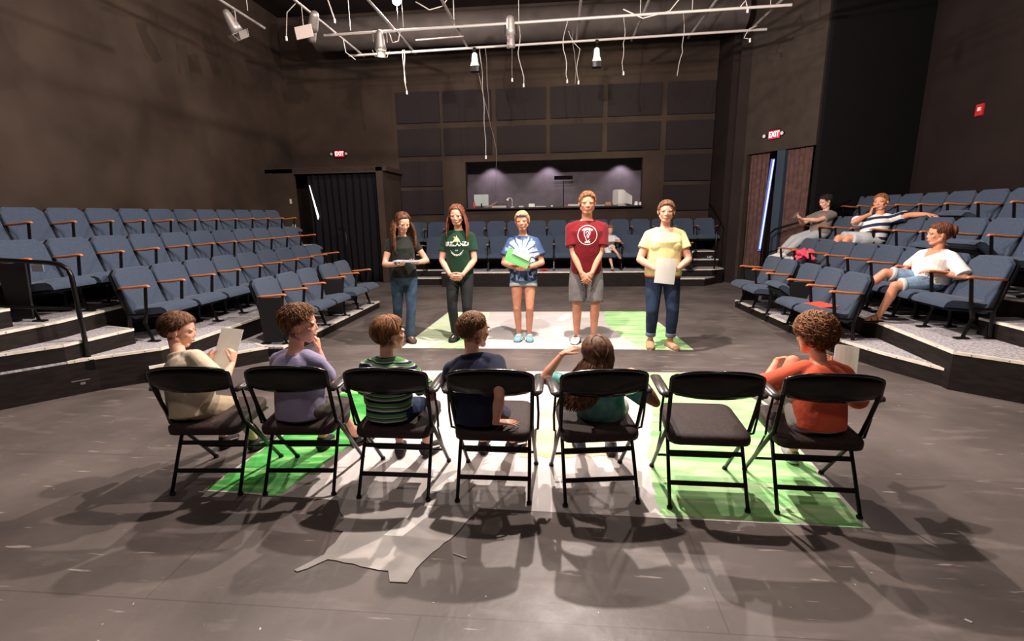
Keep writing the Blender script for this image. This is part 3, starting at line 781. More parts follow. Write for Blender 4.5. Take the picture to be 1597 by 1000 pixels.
    B.seg(neck0 - Fc @ Vector((0, .01 * H, .03 * H)), neck_top, nr * 1.08, nr, flat=(1, 1.05))
    me = B.mesh('body', skin); me = remeshed(me, vox, 6)
    # --- head
    Hd = MB()
    fw = .95 if sex == 'f' else 1.
    Hd.ell(hm(0, -.06, .12), (.345 * hh, .43 * hh, .375 * hh), Rh, nu=24, nv=16)
    Hd.ell(hm(0, .10, -.12), (.285 * hh * fw, .285 * hh, .34 * hh), Rh, nu=20, nv=14)
    Hd.ell(hm(0, .20, -.36), (.13 * hh * fw, .13 * hh, .12 * hh), Rh)
    for s in (-1, 1):
        Hd.seg(hm(s * .25 * fw, -.02, -.22), hm(s * .09, .22, -.39), .09 * hh, .09 * hh)
        Hd.ell(hm(s * .17, .24, -.10), (.11 * hh, .10 * hh, .10 * hh), Rh)
        Hd.ell(hm(s * .368, -.05, -.03), (.042 * hh, .085 * hh, .13 * hh), rot3(head[0] - s * 12, head[1], head[2]), nu=12, nv=8)
        Hd.ell(hm(s * .13, .325, .075), (.12 * hh, .06 * hh, .045 * hh), Rh)
    nz = .40 if kid else .425
    Hd.seg(hm(0, .345, .05), hm(0, nz, -.105), .034 * hh, .048 * hh); Hd.ell(hm(.048, nz - .04, -.125), (.040 * hh,) * 3, Rh); Hd.ell(hm(-.048, nz - .04, -.125), (.040 * hh,) * 3, Rh)
    Hd.ell(hm(0, .345, -.245), (.105 * hh, .055 * hh, .03 * hh), Rh); Hd.ell(hm(0, .335, -.285), (.09 * hh, .055 * hh, .032 * hh), Rh)
    Hd.seg(neck_top - (neck_top - neck0) * .4, neck_top, nr * 1.0, nr * 1.02)
    hme = remeshed(Hd.mesh('head', skin), max(.0042, vox * .55), 2)
    parts = [me, hme]
    for s, i in ((-1, 0), (1, 1)):
        hd = hands[i] if hands else None
        if hd is None: hd = ((wr[s] - el[s]).normalized(), Vector((-s, 0, 0)), 18)
        hmb = hand_mesh(wr[s], hd[0], hd[1], s, .108 * H, *hd[2:])
        parts.append(remeshed(hmb.mesh('hand', skin), .0032 if vox < .009 else .0042, 1))
    bm = bmesh.new()
    for m_ in parts: bm.from_mesh(m_)
    out = bpy.data.meshes.new('body'); bm.to_mesh(out); bm.free(); out.materials.append(skin)
    for p in out.polygons: p.material_index = 0; p.use_smooth = True
    bo = bpy.data.objects.new('body', out); COL.objects.link(bo); bo.parent = e
    ctx = dict(e=e, spine=spine, frame=frame, hm=hm, Rh=Rh, hh=hh, H=H, el=el, wr=wr, kn=kn, an=an, S=S, HJ=HJ, ring=ring, tb=tb, hc=hc, Fc=Fc)
    # --- face
    if eyes:
        for s in (-1, 1):
            ey = MB().ell(hm(s * .135, .312, .01), (.052 * hh, .036 * hh, .020 * hh), Rh, nu=12, nv=8)
            ey.ell(hm(s * .135, .338, .009), (.026 * hh, .014 * hh, .021 * hh), Rh, mi=1, nu=10, nv=6)
            ey.build('eye', [M_eye, M_iris], e, smooth=True)
            MB().tube([hm(s * .065, .368, .085), hm(s * .14, .372, .112), hm(s * .215, .32, .092)], [.010 * hh, .014 * hh, .007 * hh], 6).build('eyebrow', brow or (hair and hair.get('m')) or M_black, e, smooth=True)
        MB().tube([hm(-.095, .345, -.262), hm(-.04, .392, -.25), hm(0, .396, -.256), hm(.04, .392, -.25), hm(.095, .345, -.262)], [.006 * hh, .016 * hh, .017 * hh, .016 * hh, .006 * hh], 6).tube([hm(-.08, .345, -.272), hm(0, .392, -.285), hm(.08, .345, -.272)], [.008 * hh, .018 * hh, .008 * hh], 6).build('lips', M_lip, e, smooth=True)
    # --- clothes
    if shirt:
        hem = shirt.get('hem', -.12); mg = shirt.get('margin', .012); loose = shirt.get('loose', .0); sl = shirt.get('sleeve', .55)
        C = MB(); ts = []
        rows = [(t, a, b, o) for t, a, b, o in tb if t > hem + .03 and t < 1.05]
        a0 = np.interp(hem, [r_[0] for r_ in tb], [r_[1] for r_ in tb]); b0 = np.interp(hem, [r_[0] for r_ in tb], [r_[2] for r_ in tb])
        rows = [(hem, a0, b0, -.002)] + rows
        rr = []
        for t, a, b, o in rows:
            a_ = max(a, (.086 + loose) if t < .8 else a); b_ = max(b, (.070 + loose) if t < .8 else b)
            k = 1 if t < .9 else .75
            rr.append(ring(t, a_, b_, o, mg * k))
        nk = shirt.get('neck', 1.045); nr_ = ring(nk, .045, .042, -.006, .010); rr.append(nr_)
        C.loft(rr, n=28)
        if bust:
            for s in (-1, 1): C.ell(spine(.66) + frame(.66) @ Vector((s * .045 * H * fat, .052 * H * fl, 0)), (.042 * H * fl, bust * H, .042 * H), frame(.66))
        for s in (-1, 1):
            end = S[s].lerp(el[s], sl if sl <= 1 else 1)
            C.seg(S[s] - Fc @ Vector((s * .05 * H, 0, -.018 * H)), S[s], .034 * H * fl + .004, .033 * H * fl + .005)
            C.seg(S[s], end, .032 * H * fl + mg * .5, shirt.get('cuff', .032) * H * fl + mg * .5, fb=True)
            if sl > 1: C.seg(el[s], el[s].lerp(wr[s], sl - 1), .030 * H * fl + mg, .026 * H * fl + mg, fb=True)
        if shirt.get('collar'):
            c0 = spine(1.05); C.tube([c0 + Fc @ Vector((math.cos(a_) * .045 * H, math.sin(a_) * .045 * H - .006 * H, (-.012 if math.sin(a_) > .5 else .012) * H)) for a_ in np.linspace(0, 2 * math.pi, 16, endpoint=False)], .011 * H, 8, closed=True)
        if shirt.get('hood'):
            c0 = spine(1.0); C.ell(c0 + Fc @ Vector((0, -.055 * H, .012 * H)), (.075 * H, .04 * H, .045 * H), Fc); C.tube([c0 + Fc @ Vector((math.cos(a_) * .055 * H, math.sin(a_) * .05 * H - .006 * H, .02 * H * (1 - math.sin(a_)))) for a_ in np.linspace(0, 2 * math.pi, 16, endpoint=False)], .014 * H, 8, closed=True)
        mf = None
        if shirt.get('vneck'):
            vd, vw = shirt['vneck']; top = spine(1.03); inv = Fc.inverted()
            def mf(c):
                q = inv @ (Vector(c) - top)
                return 1 if (q.y > .0 and -q.z < vd and abs(q.x) < vw * (1 + q.z / vd)) else 0
        so = C.build('shirt', [shirt['m'], skin] if mf else shirt['m'], e, remesh=vox * .9, sm=5, matfn=mf)
        ctx['shirt'] = so
        if shirt.get('trim'):
            pass
    if pants:
        P = MB(); mg = pants.get('margin', .009); ln = pants.get('len', 2.0); wst = pants.get('waist', .14)
        rows = [(-.21, .070, .068, 0)] + [r_ for r_ in tb if -.2 < r_[0] < wst - .02]
        aw = np.interp(wst, [r_[0] for r_ in tb], [r_[1] for r_ in tb]); bw = np.interp(wst, [r_[0] for r_ in tb], [r_[2] for r_ in tb])
        rows.append((wst, aw, bw, 0))
        P.loft([ring(t, a, b, o, mg * .8) for t, a, b, o in rows], n=28)
        flare = pants.get('flare', 0)
        for s in (-1, 1):
            if ln <= 1:
                kk = HJ[s].lerp(kn[s], ln); P.seg(HJ[s], HJ[s].lerp(kk, .5), .052 * H * fl + mg, .051 * H * fl + mg + flare * .5); P.seg(HJ[s].lerp(kk, .5), kk, .051 * H * fl + mg + flare * .5, np.interp(ln, [0, 1], [.052, .040]) * H * fl + mg + flare, fb=True)
            else:
                f2 = ln - 1; P.seg(HJ[s], HJ[s].lerp(kn[s], .45), .052 * H * fl + mg, .047 * H * fl + mg); P.seg(HJ[s].lerp(kn[s], .45), kn[s], .047 * H * fl + mg, .036 * H * fl + mg)
                aa = kn[s].lerp(an[s], f2); mid = kn[s].lerp(aa, .4)
                P.seg(kn[s], mid, .036 * H * fl + mg, .034 * H * fl + mg); P.seg(mid, aa, .034 * H * fl + mg, pants.get('ankle', .026) * H + mg + flare, fb=True)
        P.build('trousers' if ln > 1.3 else 'shorts', pants['m'], e, remesh=vox, sm=5)
        if pants.get('cuffm'):
            for s in (-1, 1):
                if ln <= 1: c1 = HJ[s].lerp(kn[s], ln); c0 = HJ[s].lerp(kn[s], ln - .09); rr_ = np.interp(ln, [0, 1], [.052, .040]) * H * fl + mg + flare + .005
                else: c1 = kn[s].lerp(an[s], ln - 1); c0 = kn[s].lerp(an[s], ln - 1.12); rr_ = pants.get('ankle', .026) * H + mg + flare + .006
                MB().seg(c0, c1, rr_, rr_, 16, True, True).build('cuff', pants['cuffm'], e, smooth=True, auto=None)
    if shoe:
        for s in (-1, 1):
            fy = feet[0 if s < 0 else 1]; fd = Matrix.Rotation(R(fy), 3, 'Z') @ Vector((s * .05, 1, 0)) if not isinstance(fy, (tuple, Vector)) else Vector(fy)
            fd.normalize(); up = Vector((0, 0, 1)) if abs(fd.z) < .3 else (Vector((0, 0, 1)) - fd * fd.z).normalized()
            sd = fd.cross(up).normalized(); up = sd.cross(fd); a = an[s]; L = .150 * H * shoe.get('size', 1); ah = .040 * H
            sole = a - up * ah
            Z = lambda y, z: sole + fd * (y * L) + up * z
            sh = MB()
            if shoe.get('kind') != 'sandal':
                hg = shoe.get('high', .045) * H
                sh.loft([(Z(-.26, .012), sd, up, .018 * H, .010), (Z(-.24, .018 * H), sd, up, .025 * H, .018 * H), (Z(-.1, .028 * H), sd, up, .028 * H, .029 * H), (Z(.12, .028 * H), sd, up, .029 * H, .028 * H), (Z(.35, .021 * H), sd, up, .032 * H, .021 * H), (Z(.55, .016 * H), sd, up, .030 * H, .016 * H), (Z(.68, .012 * H), sd, up, .020 * H, .010 * H)], n=16)
                sh.seg(Z(-.08, .03 * H), Z(-.06, hg), .025 * H, .023 * H, fb=True)
                so = sh.build('shoe', shoe['m'], e, remesh=.0055, sm=2)
            else:
                for y in (.12, .42): sh.tube([Z(y, 0) + sd * (x_ * .031 * H) + up * (math.sqrt(max(0, 1 - x_ * x_)) * (.046 - .03 * y) * H) for x_ in np.linspace(-1, 1, 9)], .0045, 6, flat=(1, 1))
                sh.tube([Z(-.1, .03 * H) + sd * (math.cos(a_) * .024 * H) + fd * (math.sin(a_) * .026 * H) for a_ in np.linspace(0, 2 * math.pi, 12, endpoint=False)], .004, 6, closed=True)
                so = sh.build('sandal_strap', shoe['m'], e, smooth=True)
            sl = MB().loft([(Z(.2, -.004), fd, sd, L * .47, .031 * H), (Z(.2, .010), fd, sd, L * .485, .032 * H)], n=20, p=2.6)
            sl.build('sole', shoe.get('sole', M_black), so, auto=40)
            if shoe.get('accent'):
                ac = MB()
                for s2 in (-1, 1): ac.tube([Z(.0, .03 * H) + sd * s2 * .027 * H, Z(.2, .022 * H) + sd * s2 * .031 * H, Z(.42, .014 * H) + sd * s2 * .032 * H], .0055, 6)
                for q in (.18, .26, .34): ac.tube([Z(q, .052 * H - q * .03) + sd * .014 * H, Z(q, .056 * H - q * .032), Z(q, .052 * H - q * .03) - sd * .014 * H], .0035, 5)
                ac.build('shoe_accent', shoe['accent'], so)
    if hair: make_hair(ctx, **hair)
    if extras: extras(ctx)
    return ctx

def make_hair(ctx, m, kind='short', n=360, length=.25, curl=0, hl=None, thick=1., part=0., seed=1, name='hair', bun=None, lift=1.05, fringe=.32, longlen=.9, width=.02, fall=None, back=None):
    """hair in head units; cap plus many tapered locks"""
    hh = ctx['hh']; hm = ctx['hm']; Rh = ctx['Rh']; e = ctx['e']; rnd = random.Random(seed)
    cx = (.0, -.06, .12); rad = (.355 * lift, .44 * lift, .39 * lift)
    def hairline(phi):   # phi 0 front, 180 back -> elevation in degrees from skull centre
        a = abs((phi + 180) % 360 - 180)
        return float(np.interp(a, [0, 25, 50, 66, 80, 100, 122, 180], [38, 36, 26, 4, -7, -8, -44, -56] if hl is None else hl))
    def pt(phi, el, k=1.):
        p, l = R(phi), R(el)
        return (cx[0] + rad[0] * k * math.sin(p) * math.cos(l), cx[1] + rad[1] * k * math.cos(p) * math.cos(l), cx[2] + rad[2] * k * math.sin(l))
    mb = MB(); NU = 40; NV = 10; vs = []; fs = []
    for sh_, kk in ((0, 1.0), (1, .93)):
        for i in range(NU):
            phi = 360 * i / NU; h_ = hairline(phi)
            for j in range(NV + 1):
                el_ = h_ + (90 - h_) * j / NV; k = (1.0 + .05 * thick * math.sin(min(1, j / 3) * math.pi / 2)) if sh_ == 0 else kk
                vs.append(hm(*pt(phi, el_, k if sh_ else k - .035 * (j == 0))))
    W = NV + 1; O = NU * W
    for i in range(NU):
        i2 = (i + 1) % NU
        for j in range(NV):
            fs.append((i * W + j, i2 * W + j, i2 * W + j + 1, i * W + j + 1)); fs.append((O + i * W + j, O + i * W + j + 1, O + i2 * W + j + 1, O + i2 * W + j))
        fs.append((i * W, O + i * W, O + i2 * W, i2 * W))
    mb.add(vs, fs)
    for q in range(n):
        pts = []; 
        rr = width * rnd.uniform(.7, 1.25)
        if kind in ('short', 'spiky', 'curly'):
            phi = rnd.uniform(0, 360); h_ = hairline(phi); e0 = rnd.uniform(h_ + 12, 88)
            if kind == 'curly':
                N = 7; ph0 = rnd.uniform(0, 6.28); out0 = rnd.uniform(.0, .10)
                for k in range(N):
                    t = k / (N - 1); a = ph0 + t * 7.5 * rnd.choice((1, 1)); c_ = curl
                    b = pt(phi + math.cos(a) * c_ * 22, e0 - t * length * 70 + math.sin(a) * c_ * 18, 1.03 + out0 + thick * .13 * math.sin(min(1, t * 1.6) * math.pi / 2) + .05 * math.sin(a))
                    pts.append(hm(*b))
            else:
                N = 5; tw = rnd.uniform(-14, 14) + part; up_ = rnd.uniform(.0, .10) * thick
                for k in range(N):
                    t = k / (N - 1); el_ = max(h_ - 5 + rnd.uniform(-3, 3), e0 - t * length * 90)
                    r_ = 1.03 + up_ * math.sin(t * math.pi) * .8 + (.18 * thick * t if kind == 'spiky' and e0 > 25 else .02 * (1 - t))
                    pts.append(hm(*pt(phi + tw * t, el_, r_)))
            radii = [rr * hh * (1 - .8 * abs(2 * (k / (len(pts) - 1)) - .8) ** 1.6) for k in range(len(pts))]
            radii = [max(.0008, r_) for r_ in radii]
        else:   # long: locks leave the parting, run round the head and fall
            tgt = rnd.choice((-1, 1)) * rnd.uniform(*(fall or (62, 178))); s0 = rnd.uniform(-.2, 1) ; 
            base_el = 88 - abs(part) - rnd.uniform(0, 30)
            startphi = part * 3 * (1 if s0 > 0 else -1)
            L_ = longlen * rnd.uniform(.75, 1.05); off = rnd.uniform(0, .10)
            N1 = 5; N2 = 12 if curl > .6 else 7; lowest = -12
            for k in range(N1):
                t = k / (N1 - 1); el_ = base_el + (lowest - base_el) * t
                ph_ = tgt * (.55 + .45 * t) if abs(tgt) > 100 else tgt * (.3 + .7 * t) + (math.copysign(8, tgt))
                pts.append(Vector(hm(*pt(ph_, el_, 1.03 + off * .7 * t + thick * .04))))
            p0 = pts[-1]; bx = (Rh @ Vector((math.sin(R(tgt)), math.cos(R(tgt)) * 1, 0))); bx.z = 0
            ph0 = rnd.uniform(0, 6.28)
            dn = Vector(back) if back else Vector((0, 0, -1)); 
            for k in range(1, N2 + 1):
                t = k / N2; w_ = curl * .075 * math.sin(ph0 + t * 13) * hh; w2 = curl * .075 * math.cos(ph0 + t * 13) * hh
                sway = bx * (hh * (.03 + .20 * math.sin(min(t, .6) / .6 * math.pi / 2)) * (thick * .75))
                pts.append(p0 + dn * (L_ * hh * t) + sway + Vector((w_, w2, 0)))
            radii = [rr * hh * (1 if k < len(pts) - 3 else (.85, .6, .2)[k - len(pts) + 3]) for k in range(len(pts))]
            radii[0] *= .6
        mb.tube(pts, radii, 4, flat=(1.5, .7))
    if bun:
        c = bun[:3]; r_ = bun[3]
        for q in range(40):
            a = rnd.uniform(0, 6.28); b = rnd.uniform(-1, 1); pts = []
            for k in range(6):
                t = a + k * .5; z = b * .8
                pts.append(hm(c[0] + math.cos(t) * r_ * math.sqrt(max(.1, 1 - z * z)), c[1] + z * r_ * .7, c[2] + math.sin(t) * r_ * math.sqrt(max(.1, 1 - z * z))))
            mb.tube(pts, [.002, .007, .009, .009, .007, .002], 4)
        mb.ell(hm(*c), (r_ * .9 * hh, r_ * .75 * hh, r_ * .9 * hh), Rh)
    return mb.build(name, m, e, smooth=True)

def paperobj(name, label, cat, M, w, h, m, bend=.01, thick=.002, cover=None):
    """sheet in its own frame: x width, y height; M world matrix"""
    mb = MB(); N = 6; vs = []; fs = []
    for s in (0, 1):
        for j in range(2):
            for i in range(N + 1):
                x = (-.5 + i / N); vs.append((x * w, (j - .5) * h, bend * (1 - 4 * x * x) + s * thick))
    n = N + 1; O = 2 * n
    for i in range(N): fs += [(i, i + 1, n + i + 1, n + i), (O + i, O + n + i, O + n + i + 1, O + i + 1), (i, O + i, O + i + 1, i + 1), (n + i, n + i + 1, O + n + i + 1, O + n + i)]
    fs += [(0, n, O + n, O), (N, O + N, O + n + N, n + N)]
    o = mb.add(vs, fs).build(name, m, None, smooth=False); o.matrix_world = M; tag(o, label, cat); return o
def frame_m(o, x, y):
    x = Vector(x).normalized(); y = Vector(y); y = (y - x * y.dot(x)).normalized(); z = x.cross(y)
    m = Matrix((x, y, z)).transposed().to_4x4(); m.translation = Vector(o); return m
def decal(ctx, mesh2d, origin_t, m, scale, name, xoff=0, off=.003, z0=0):
    """lay flat shapes (x,z) on the front of the shirt; mesh2d = list of polygons [(x,z)..]"""
    so = ctx['shirt']; bm = bmesh.new(); bm.from_mesh(so.data); bvh = BVHTree.FromBMesh(bm)
    F = ctx['frame'](origin_t); c = ctx['spine'](origin_t); X = F @ Vector((1, 0, 0)); Z = F @ Vector((0, 0, 1)); Y = F @ Vector((0, 1, 0))
    mb = MB()
    for poly in mesh2d:
        v = []
        for x, z in poly:
            p = c + X * (-(x * scale + xoff)) + Z * (z * scale + z0)   # the wearer faces the viewer: mirror x
            hit = bvh.ray_cast(p + Y * .5, -Y)
            v.append(hit[0] + hit[1] * off if hit[0] is not None else p + Y * .1)
        v2 = [q - Y * .001 - Y * .002 for q in v]; n = len(v)
        mb.add(v + v2, [tuple(range(n)), tuple(range(n, 2 * n))[::-1]] + [(k, n + k, n + (k + 1) % n, (k + 1) % n) for k in range(n)])
    bm.free()
    return mb.build(name, m, ctx['e'])
def text_polys(txt, size=1., arcr=0, up=True, bold=0.0, cell=.045):
    """text as small polygons"""
    cu = bpy.data.curves.new('t', 'FONT'); cu.body = txt; cu.size = size; cu.align_x = 'CENTER'; cu.align_y = 'CENTER'; cu.resolution_u = 3; cu.offset = bold
    o = bpy.data.objects.new('t', cu); COL.objects.link(o); dg = bpy.context.evaluated_depsgraph_get()
    me = bpy.data.meshes.new_from_object(o.evaluated_get(dg)); bpy.data.objects.remove(o)
    out = []
    for p in me.polygons:
        q = [(me.vertices[i].co.x, me.vertices[i].co.y) for i in p.vertices]
        if arcr:
            q2 = []
            for x, y in q:
                a = x / arcr; r_ = arcr + y if up else arcr - y
                q2.append((math.sin(a) * r_, (math.cos(a) * r_ - arcr) if up else -(math.cos(a) * r_ - arcr)))
            q = q2
        out.append(q)
    bpy.data.meshes.remove(me); return out
def ringpoly(r0, r1, n=40, a0=0, a1=360, cx=0, cz=0, sx=1, sz=1):
    out = []
    for i in range(n):
        a, b = R(a0 + (a1 - a0) * i / n), R(a0 + (a1 - a0) * (i + 1) / n)
        out.append([(cx + math.sin(t) * r_ * sx, cz + math.cos(t) * r_ * sz) for t, r_ in ((a, r0), (b, r0), (b, r1), (a, r1))])
    return out
def stroke(pts, w):
    out = []
    for a, b in zip(pts, pts[1:]):
        a = Vector(a); b = Vector(b); d = (b - a).normalized(); n = Vector((-d.y, d.x)) * w / 2; a = a - d * w * .2; b = b + d * w * .2
        out.append([tuple(a + n), tuple(b + n), tuple(b - n), tuple(a - n)])
    return out
# ---------------------------------------------------------------- materials for clothes
M_denim = mat('blue denim', (.045, .075, .125), .85, .2, vary=.25, vscale=12, bump=.2, bscale=200)
M_denimd = mat('dark indigo denim', (.022, .035, .075), .85, .2, vary=.25, vscale=12, bump=.2, bscale=200)
M_denimg = mat('faded denim', (.20, .30, .42), .85, .2, vary=.2, vscale=14)
M_cuff = mat('turned denim cuff', (.50, .52, .55), .9)
def cloth(name, c, v=.12): return mat(name, c, .85, .15, vary=v, vscale=8, bump=.32, bscale=9, sheen=.1, bdist=.03)
def stripes(name, cols, period, axis=(0, 0, 1), off=0.):
    """woven stripes: cols = [(fraction, colour)...]"""
    m = bpy.data.materials.new(name); m.use_nodes = True; nt = m.node_tree; b = nt.nodes['Principled BSDF']
    tc = nt.nodes.new('ShaderNodeTexCoord'); dp = nt.nodes.new('ShaderNodeVectorMath'); dp.operation = 'DOT_PRODUCT'; dp.inputs[1].default_value = axis
    nt.links.new(tc.outputs['Object'], dp.inputs[0])
    ns = nt.nodes.new('ShaderNodeTexNoise'); ns.inputs['Scale'].default_value = 5; nt.links.new(tc.outputs['Object'], ns.inputs['Vector'])
    m1 = nt.nodes.new('ShaderNodeMath'); m1.operation = 'MULTIPLY_ADD'; m1.inputs[1].default_value = .03; nt.links.new(ns.outputs['Fac'], m1.inputs[0]); nt.links.new(dp.outputs['Value'], m1.inputs[2])
    m2 = nt.nodes.new('ShaderNodeMath'); m2.operation = 'MULTIPLY_ADD'; m2.inputs[1].default_value = 1 / period; m2.inputs[2].default_value = off + 50; nt.links.new(m1.outputs[0], m2.inputs[0])
    fr = nt.nodes.new('ShaderNodeMath'); fr.operation = 'FRACT'; nt.links.new(m2.outputs[0], fr.inputs[0])
    r = nt.nodes.new('ShaderNodeValToRGB'); r.color_ramp.interpolation = 'CONSTANT'; el = r.color_ramp.elements
    while len(el) < len(cols): el.new(.5)
    for x, (p, c) in zip(el, cols): x.position = p; x.color = (*c, 1)
    nt.links.new(fr.outputs[0], r.inputs[0]); nt.links.new(r.outputs[0], b.inputs['Base Color']); b.inputs['Roughness'].default_value = .85; b.inputs['Specular IOR Level'].default_value = .15
    return m
def tiedye():
    m = bpy.data.materials.new('tie dye cotton'); m.use_nodes = True; nt = m.node_tree; b = nt.nodes['Principled BSDF']; L = nt.links.new
    tc = nt.nodes.new('ShaderNodeTexCoord'); mp = nt.nodes.new('ShaderNodeMapping'); mp.inputs['Location'].default_value = (0, 0, -1.12)
    L(tc.outputs['Object'], mp.inputs[0]); sx = nt.nodes.new('ShaderNodeSeparateXYZ'); L(mp.outputs[0], sx.inputs[0])
    at = nt.nodes.new('ShaderNodeMath'); at.operation = 'ARCTAN2'; L(sx.outputs['X'], at.inputs[0]); L(sx.outputs['Z'], at.inputs[1])
    cb = nt.nodes.new('ShaderNodeCombineXYZ'); L(sx.outputs['X'], cb.inputs[0]); L(sx.outputs['Z'], cb.inputs[1])
    ln = nt.nodes.new('ShaderNodeVectorMath'); ln.operation = 'LENGTH'; L(cb.outputs[0], ln.inputs[0])
    n = nt.nodes.new('ShaderNodeTexNoise'); n.inputs['Scale'].default_value = 12; n.inputs['Detail'].default_value = 5; L(tc.outputs['Object'], n.inputs['Vector'])
    def mth(op, a, bb=None, c=None):
        x = nt.nodes.new('ShaderNodeMath'); x.operation = op
        for i, v in enumerate((a, bb, c)):
            if v is None: continue
            if isinstance(v, (int, float)): x.inputs[i].default_value = v
            else: L(v, x.inputs[i])
        return x.outputs[0]
    ang = mth('SINE', mth('MULTIPLY_ADD', at.outputs[0], 13., mth('MULTIPLY', n.outputs['Fac'], 3.)))
    dark = mth('MULTIPLY', mth('GREATER_THAN', ang, .72), mth('GREATER_THAN', ln.outputs['Value'], .085))
    r = nt.nodes.new('ShaderNodeValToRGB'); el = r.color_ramp.elements
    el[0].position = 0; el[0].color = (.80, .30, .48, 1); el[1].position = 1; el[1].color = (.02, .035, .09, 1)
    for p, c in ((.24, (.84, .40, .58)), (.31, (.66, .76, .88)), (.52, (.56, .68, .82)), (.62, (.05, .09, .19))):
        x = el.new(p); x.color = (*c, 1)
    rad = mth('MULTIPLY', mth('ADD', ln.outputs['Value'], mth('MULTIPLY', n.outputs['Fac'], .16)), 2.15)
    zz = mth('MULTIPLY', mth('LESS_THAN', sx.outputs['Z'], -.10), .33)
    L(mth('ADD', rad, zz), r.inputs[0])
    mx = nt.nodes.new('ShaderNodeMix'); mx.data_type = 'RGBA'; L(dark, mx.inputs[0]); L(r.outputs[0], mx.inputs[6]); mx.inputs[7].default_value = (.05, .09, .20, 1)
    n3 = nt.nodes.new('ShaderNodeTexNoise'); n3.inputs['Scale'].default_value = 24; n3.inputs['Detail'].default_value = 3; L(tc.outputs['Object'], n3.inputs['Vector'])
    low = mth('MULTIPLY', mth('MULTIPLY', mth('GREATER_THAN', n3.outputs['Fac'], .56), .55), mth('LESS_THAN', sx.outputs['Z'], -.08))
    m3 = nt.nodes.new('ShaderNodeMix'); m3.data_type = 'RGBA'; L(low, m3.inputs[0]); L(mx.outputs[2], m3.inputs[6]); m3.inputs[7].default_value = (.40, .54, .72, 1)
    L(m3.outputs[2], b.inputs['Base Color']); b.inputs['Roughness'].default_value = .85; b.inputs['Specular IOR Level'].default_value = .15
    return m
H_brown = hairmat('dark brown hair', (.035, .016, .010), (.12, .05, .028)); H_auburn = hairmat('auburn hair', (.07, .022, .014), (.20, .065, .035))
H_blond = hairmat('dark blond hair', (.30, .17, .08), (.55, .36, .18)); H_lbrown = hairmat('light brown hair', (.11, .05, .025), (.30, .15, .07)); H_redbrown = hairmat('reddish brown hair', (.12, .045, .02), (.34, .15, .06))
H_black = hairmat('near black hair', (.012, .009, .009), (.035, .022, .02)); H_mid = hairmat('mid brown hair', (.055, .025, .014), (.21, .095, .045))

# ================================================================= the five standing performers (all turned towards the camera)
def fv(rz, x, y, z):   # world vector -> local of a person turned by rz
    return Matrix.Rotation(R(-rz), 3, 'Z') @ Vector((x, y, z))
# 1: girl reading a tablet, curly hair, walking stance, turned to her left
g1 = person('girl in a black top and jeans reading a folder, leftmost standing performer', (-1.93, 6.0, 0), 205, 1.60, 'f', w=.96, skin=SK1,
    pel=(0, 0, .855), lean=(3, 0, 0), wrists=[(-.13, .22, 1.04), (.10, .27, 1.03)], elbows=[(-.9, -.5, -.6), (.8, -.8, -.5)],
    hands=[((.55, .75, .05), (.1, -.1, 1), 25), ((-.4, .85, .05), (-.1, -.1, 1), 25)],
    ankles=[(-.02, .02, .075), (.10, -.24, .11)], knees=[(-.1, 1, 0), (.1, 1, 0)], feet=(10, 0), head=(14, 26, 0),
    shirt=dict(m=cloth('charcoal black cotton', (.018, .020, .016)), hem=-.02, sleeve=.45, margin=.010, cuff=.028), pants=dict(m=M_denim, len=1.97, ankle=.03, waist=.1, margin=.006, flare=.006), shoe=dict(m=mat('brown suede', (.09, .055, .05), .8), sole=M_black),
    hair=dict(m=hairmat('curly auburn brown hair', (.035, .015, .010), (.17, .065, .032)), kind='long', n=1300, curl=.9, longlen=1.5, thick=1.25, width=0.015, fall=(66, 178), seed=3), bust=.028)
paperobj('script_folder', 'dark folder with pages held open by the leftmost standing girl', 'folder', frame_m((-1.80, 5.76, 1.075), (1, .0, -.02), (.05, -1, .0)), .30, .21, mat('grey blue pages', (.30, .36, .46), .7), .004, .01)
# 2: girl in IRELAND shirt
g2 = person('girl in a dark green printed T-shirt with long straight brown hair, hands clasped', (-1.235, 6.1, 0), 181, 1.69, 'f', w=.98, skin=SK1,
    pel=(0, 0, .885), wrists=[(-.075, .20, .885), (.085, .20, .885)], elbows=[(-1, -.7, 0), (1, -.7, 0)],
    hands=[((.85, .32, -.38), (.2, -.75, .3), 14), ((-.85, .32, -.38), (-.2, -.75, .3), 14)],
    ankles=[(-.085, 0, .07), (.085, 0, .07)], knees=[(-.1, 1, 0), (.1, 1, 0)], feet=(8, -8), head=(0, 14, 0),
    shirt=dict(m=cloth('dark green cotton', (.009, .040, .020)), hem=-.10, sleeve=.62, margin=.014, cuff=.036), pants=dict(m=mat('black trousers', (.014, .015, .017), .85), len=1.9, ankle=.028, margin=.005), shoe=dict(m=M_black),
    hair=dict(m=H_auburn, kind='long', n=1000, curl=.15, longlen=1.38, thick=1.0, width=0.0149, fall=(56, 178), seed=5), bust=.026)
decal(g2, text_polys('IRELAND', .070, bold=.0030), .70, M_dash, 1., 'shirt_print', z0=.012)
pl = text_polys('EST', .022) ; decal(g2, [[(x, z) for x, z in p] for p in pl], .57, M_dash, 1., 'shirt_print', z0=.0)
decal(g2, ringpoly(.082, .085, 16, 110, 250), .64, M_dash, 1., 'shirt_print', z0=0) ; decal(g2, text_polys('DUBLIN CITY', .026, arcr=.075, up=False, bold=.001), .455, M_dash, 1., 'shirt_print', z0=.0)
decal(g2, [[(-.045, 0), (.045, 0), (.03, .035), (.012, .045), (0, .075), (-.02, .04)], [(-.035, .045), (-.022, .045), (-.022, .06), (-.035, .06)]], .82, mat('gold print', (.55, .42, .22), .7), 1., 'shirt_print', z0=-.02)
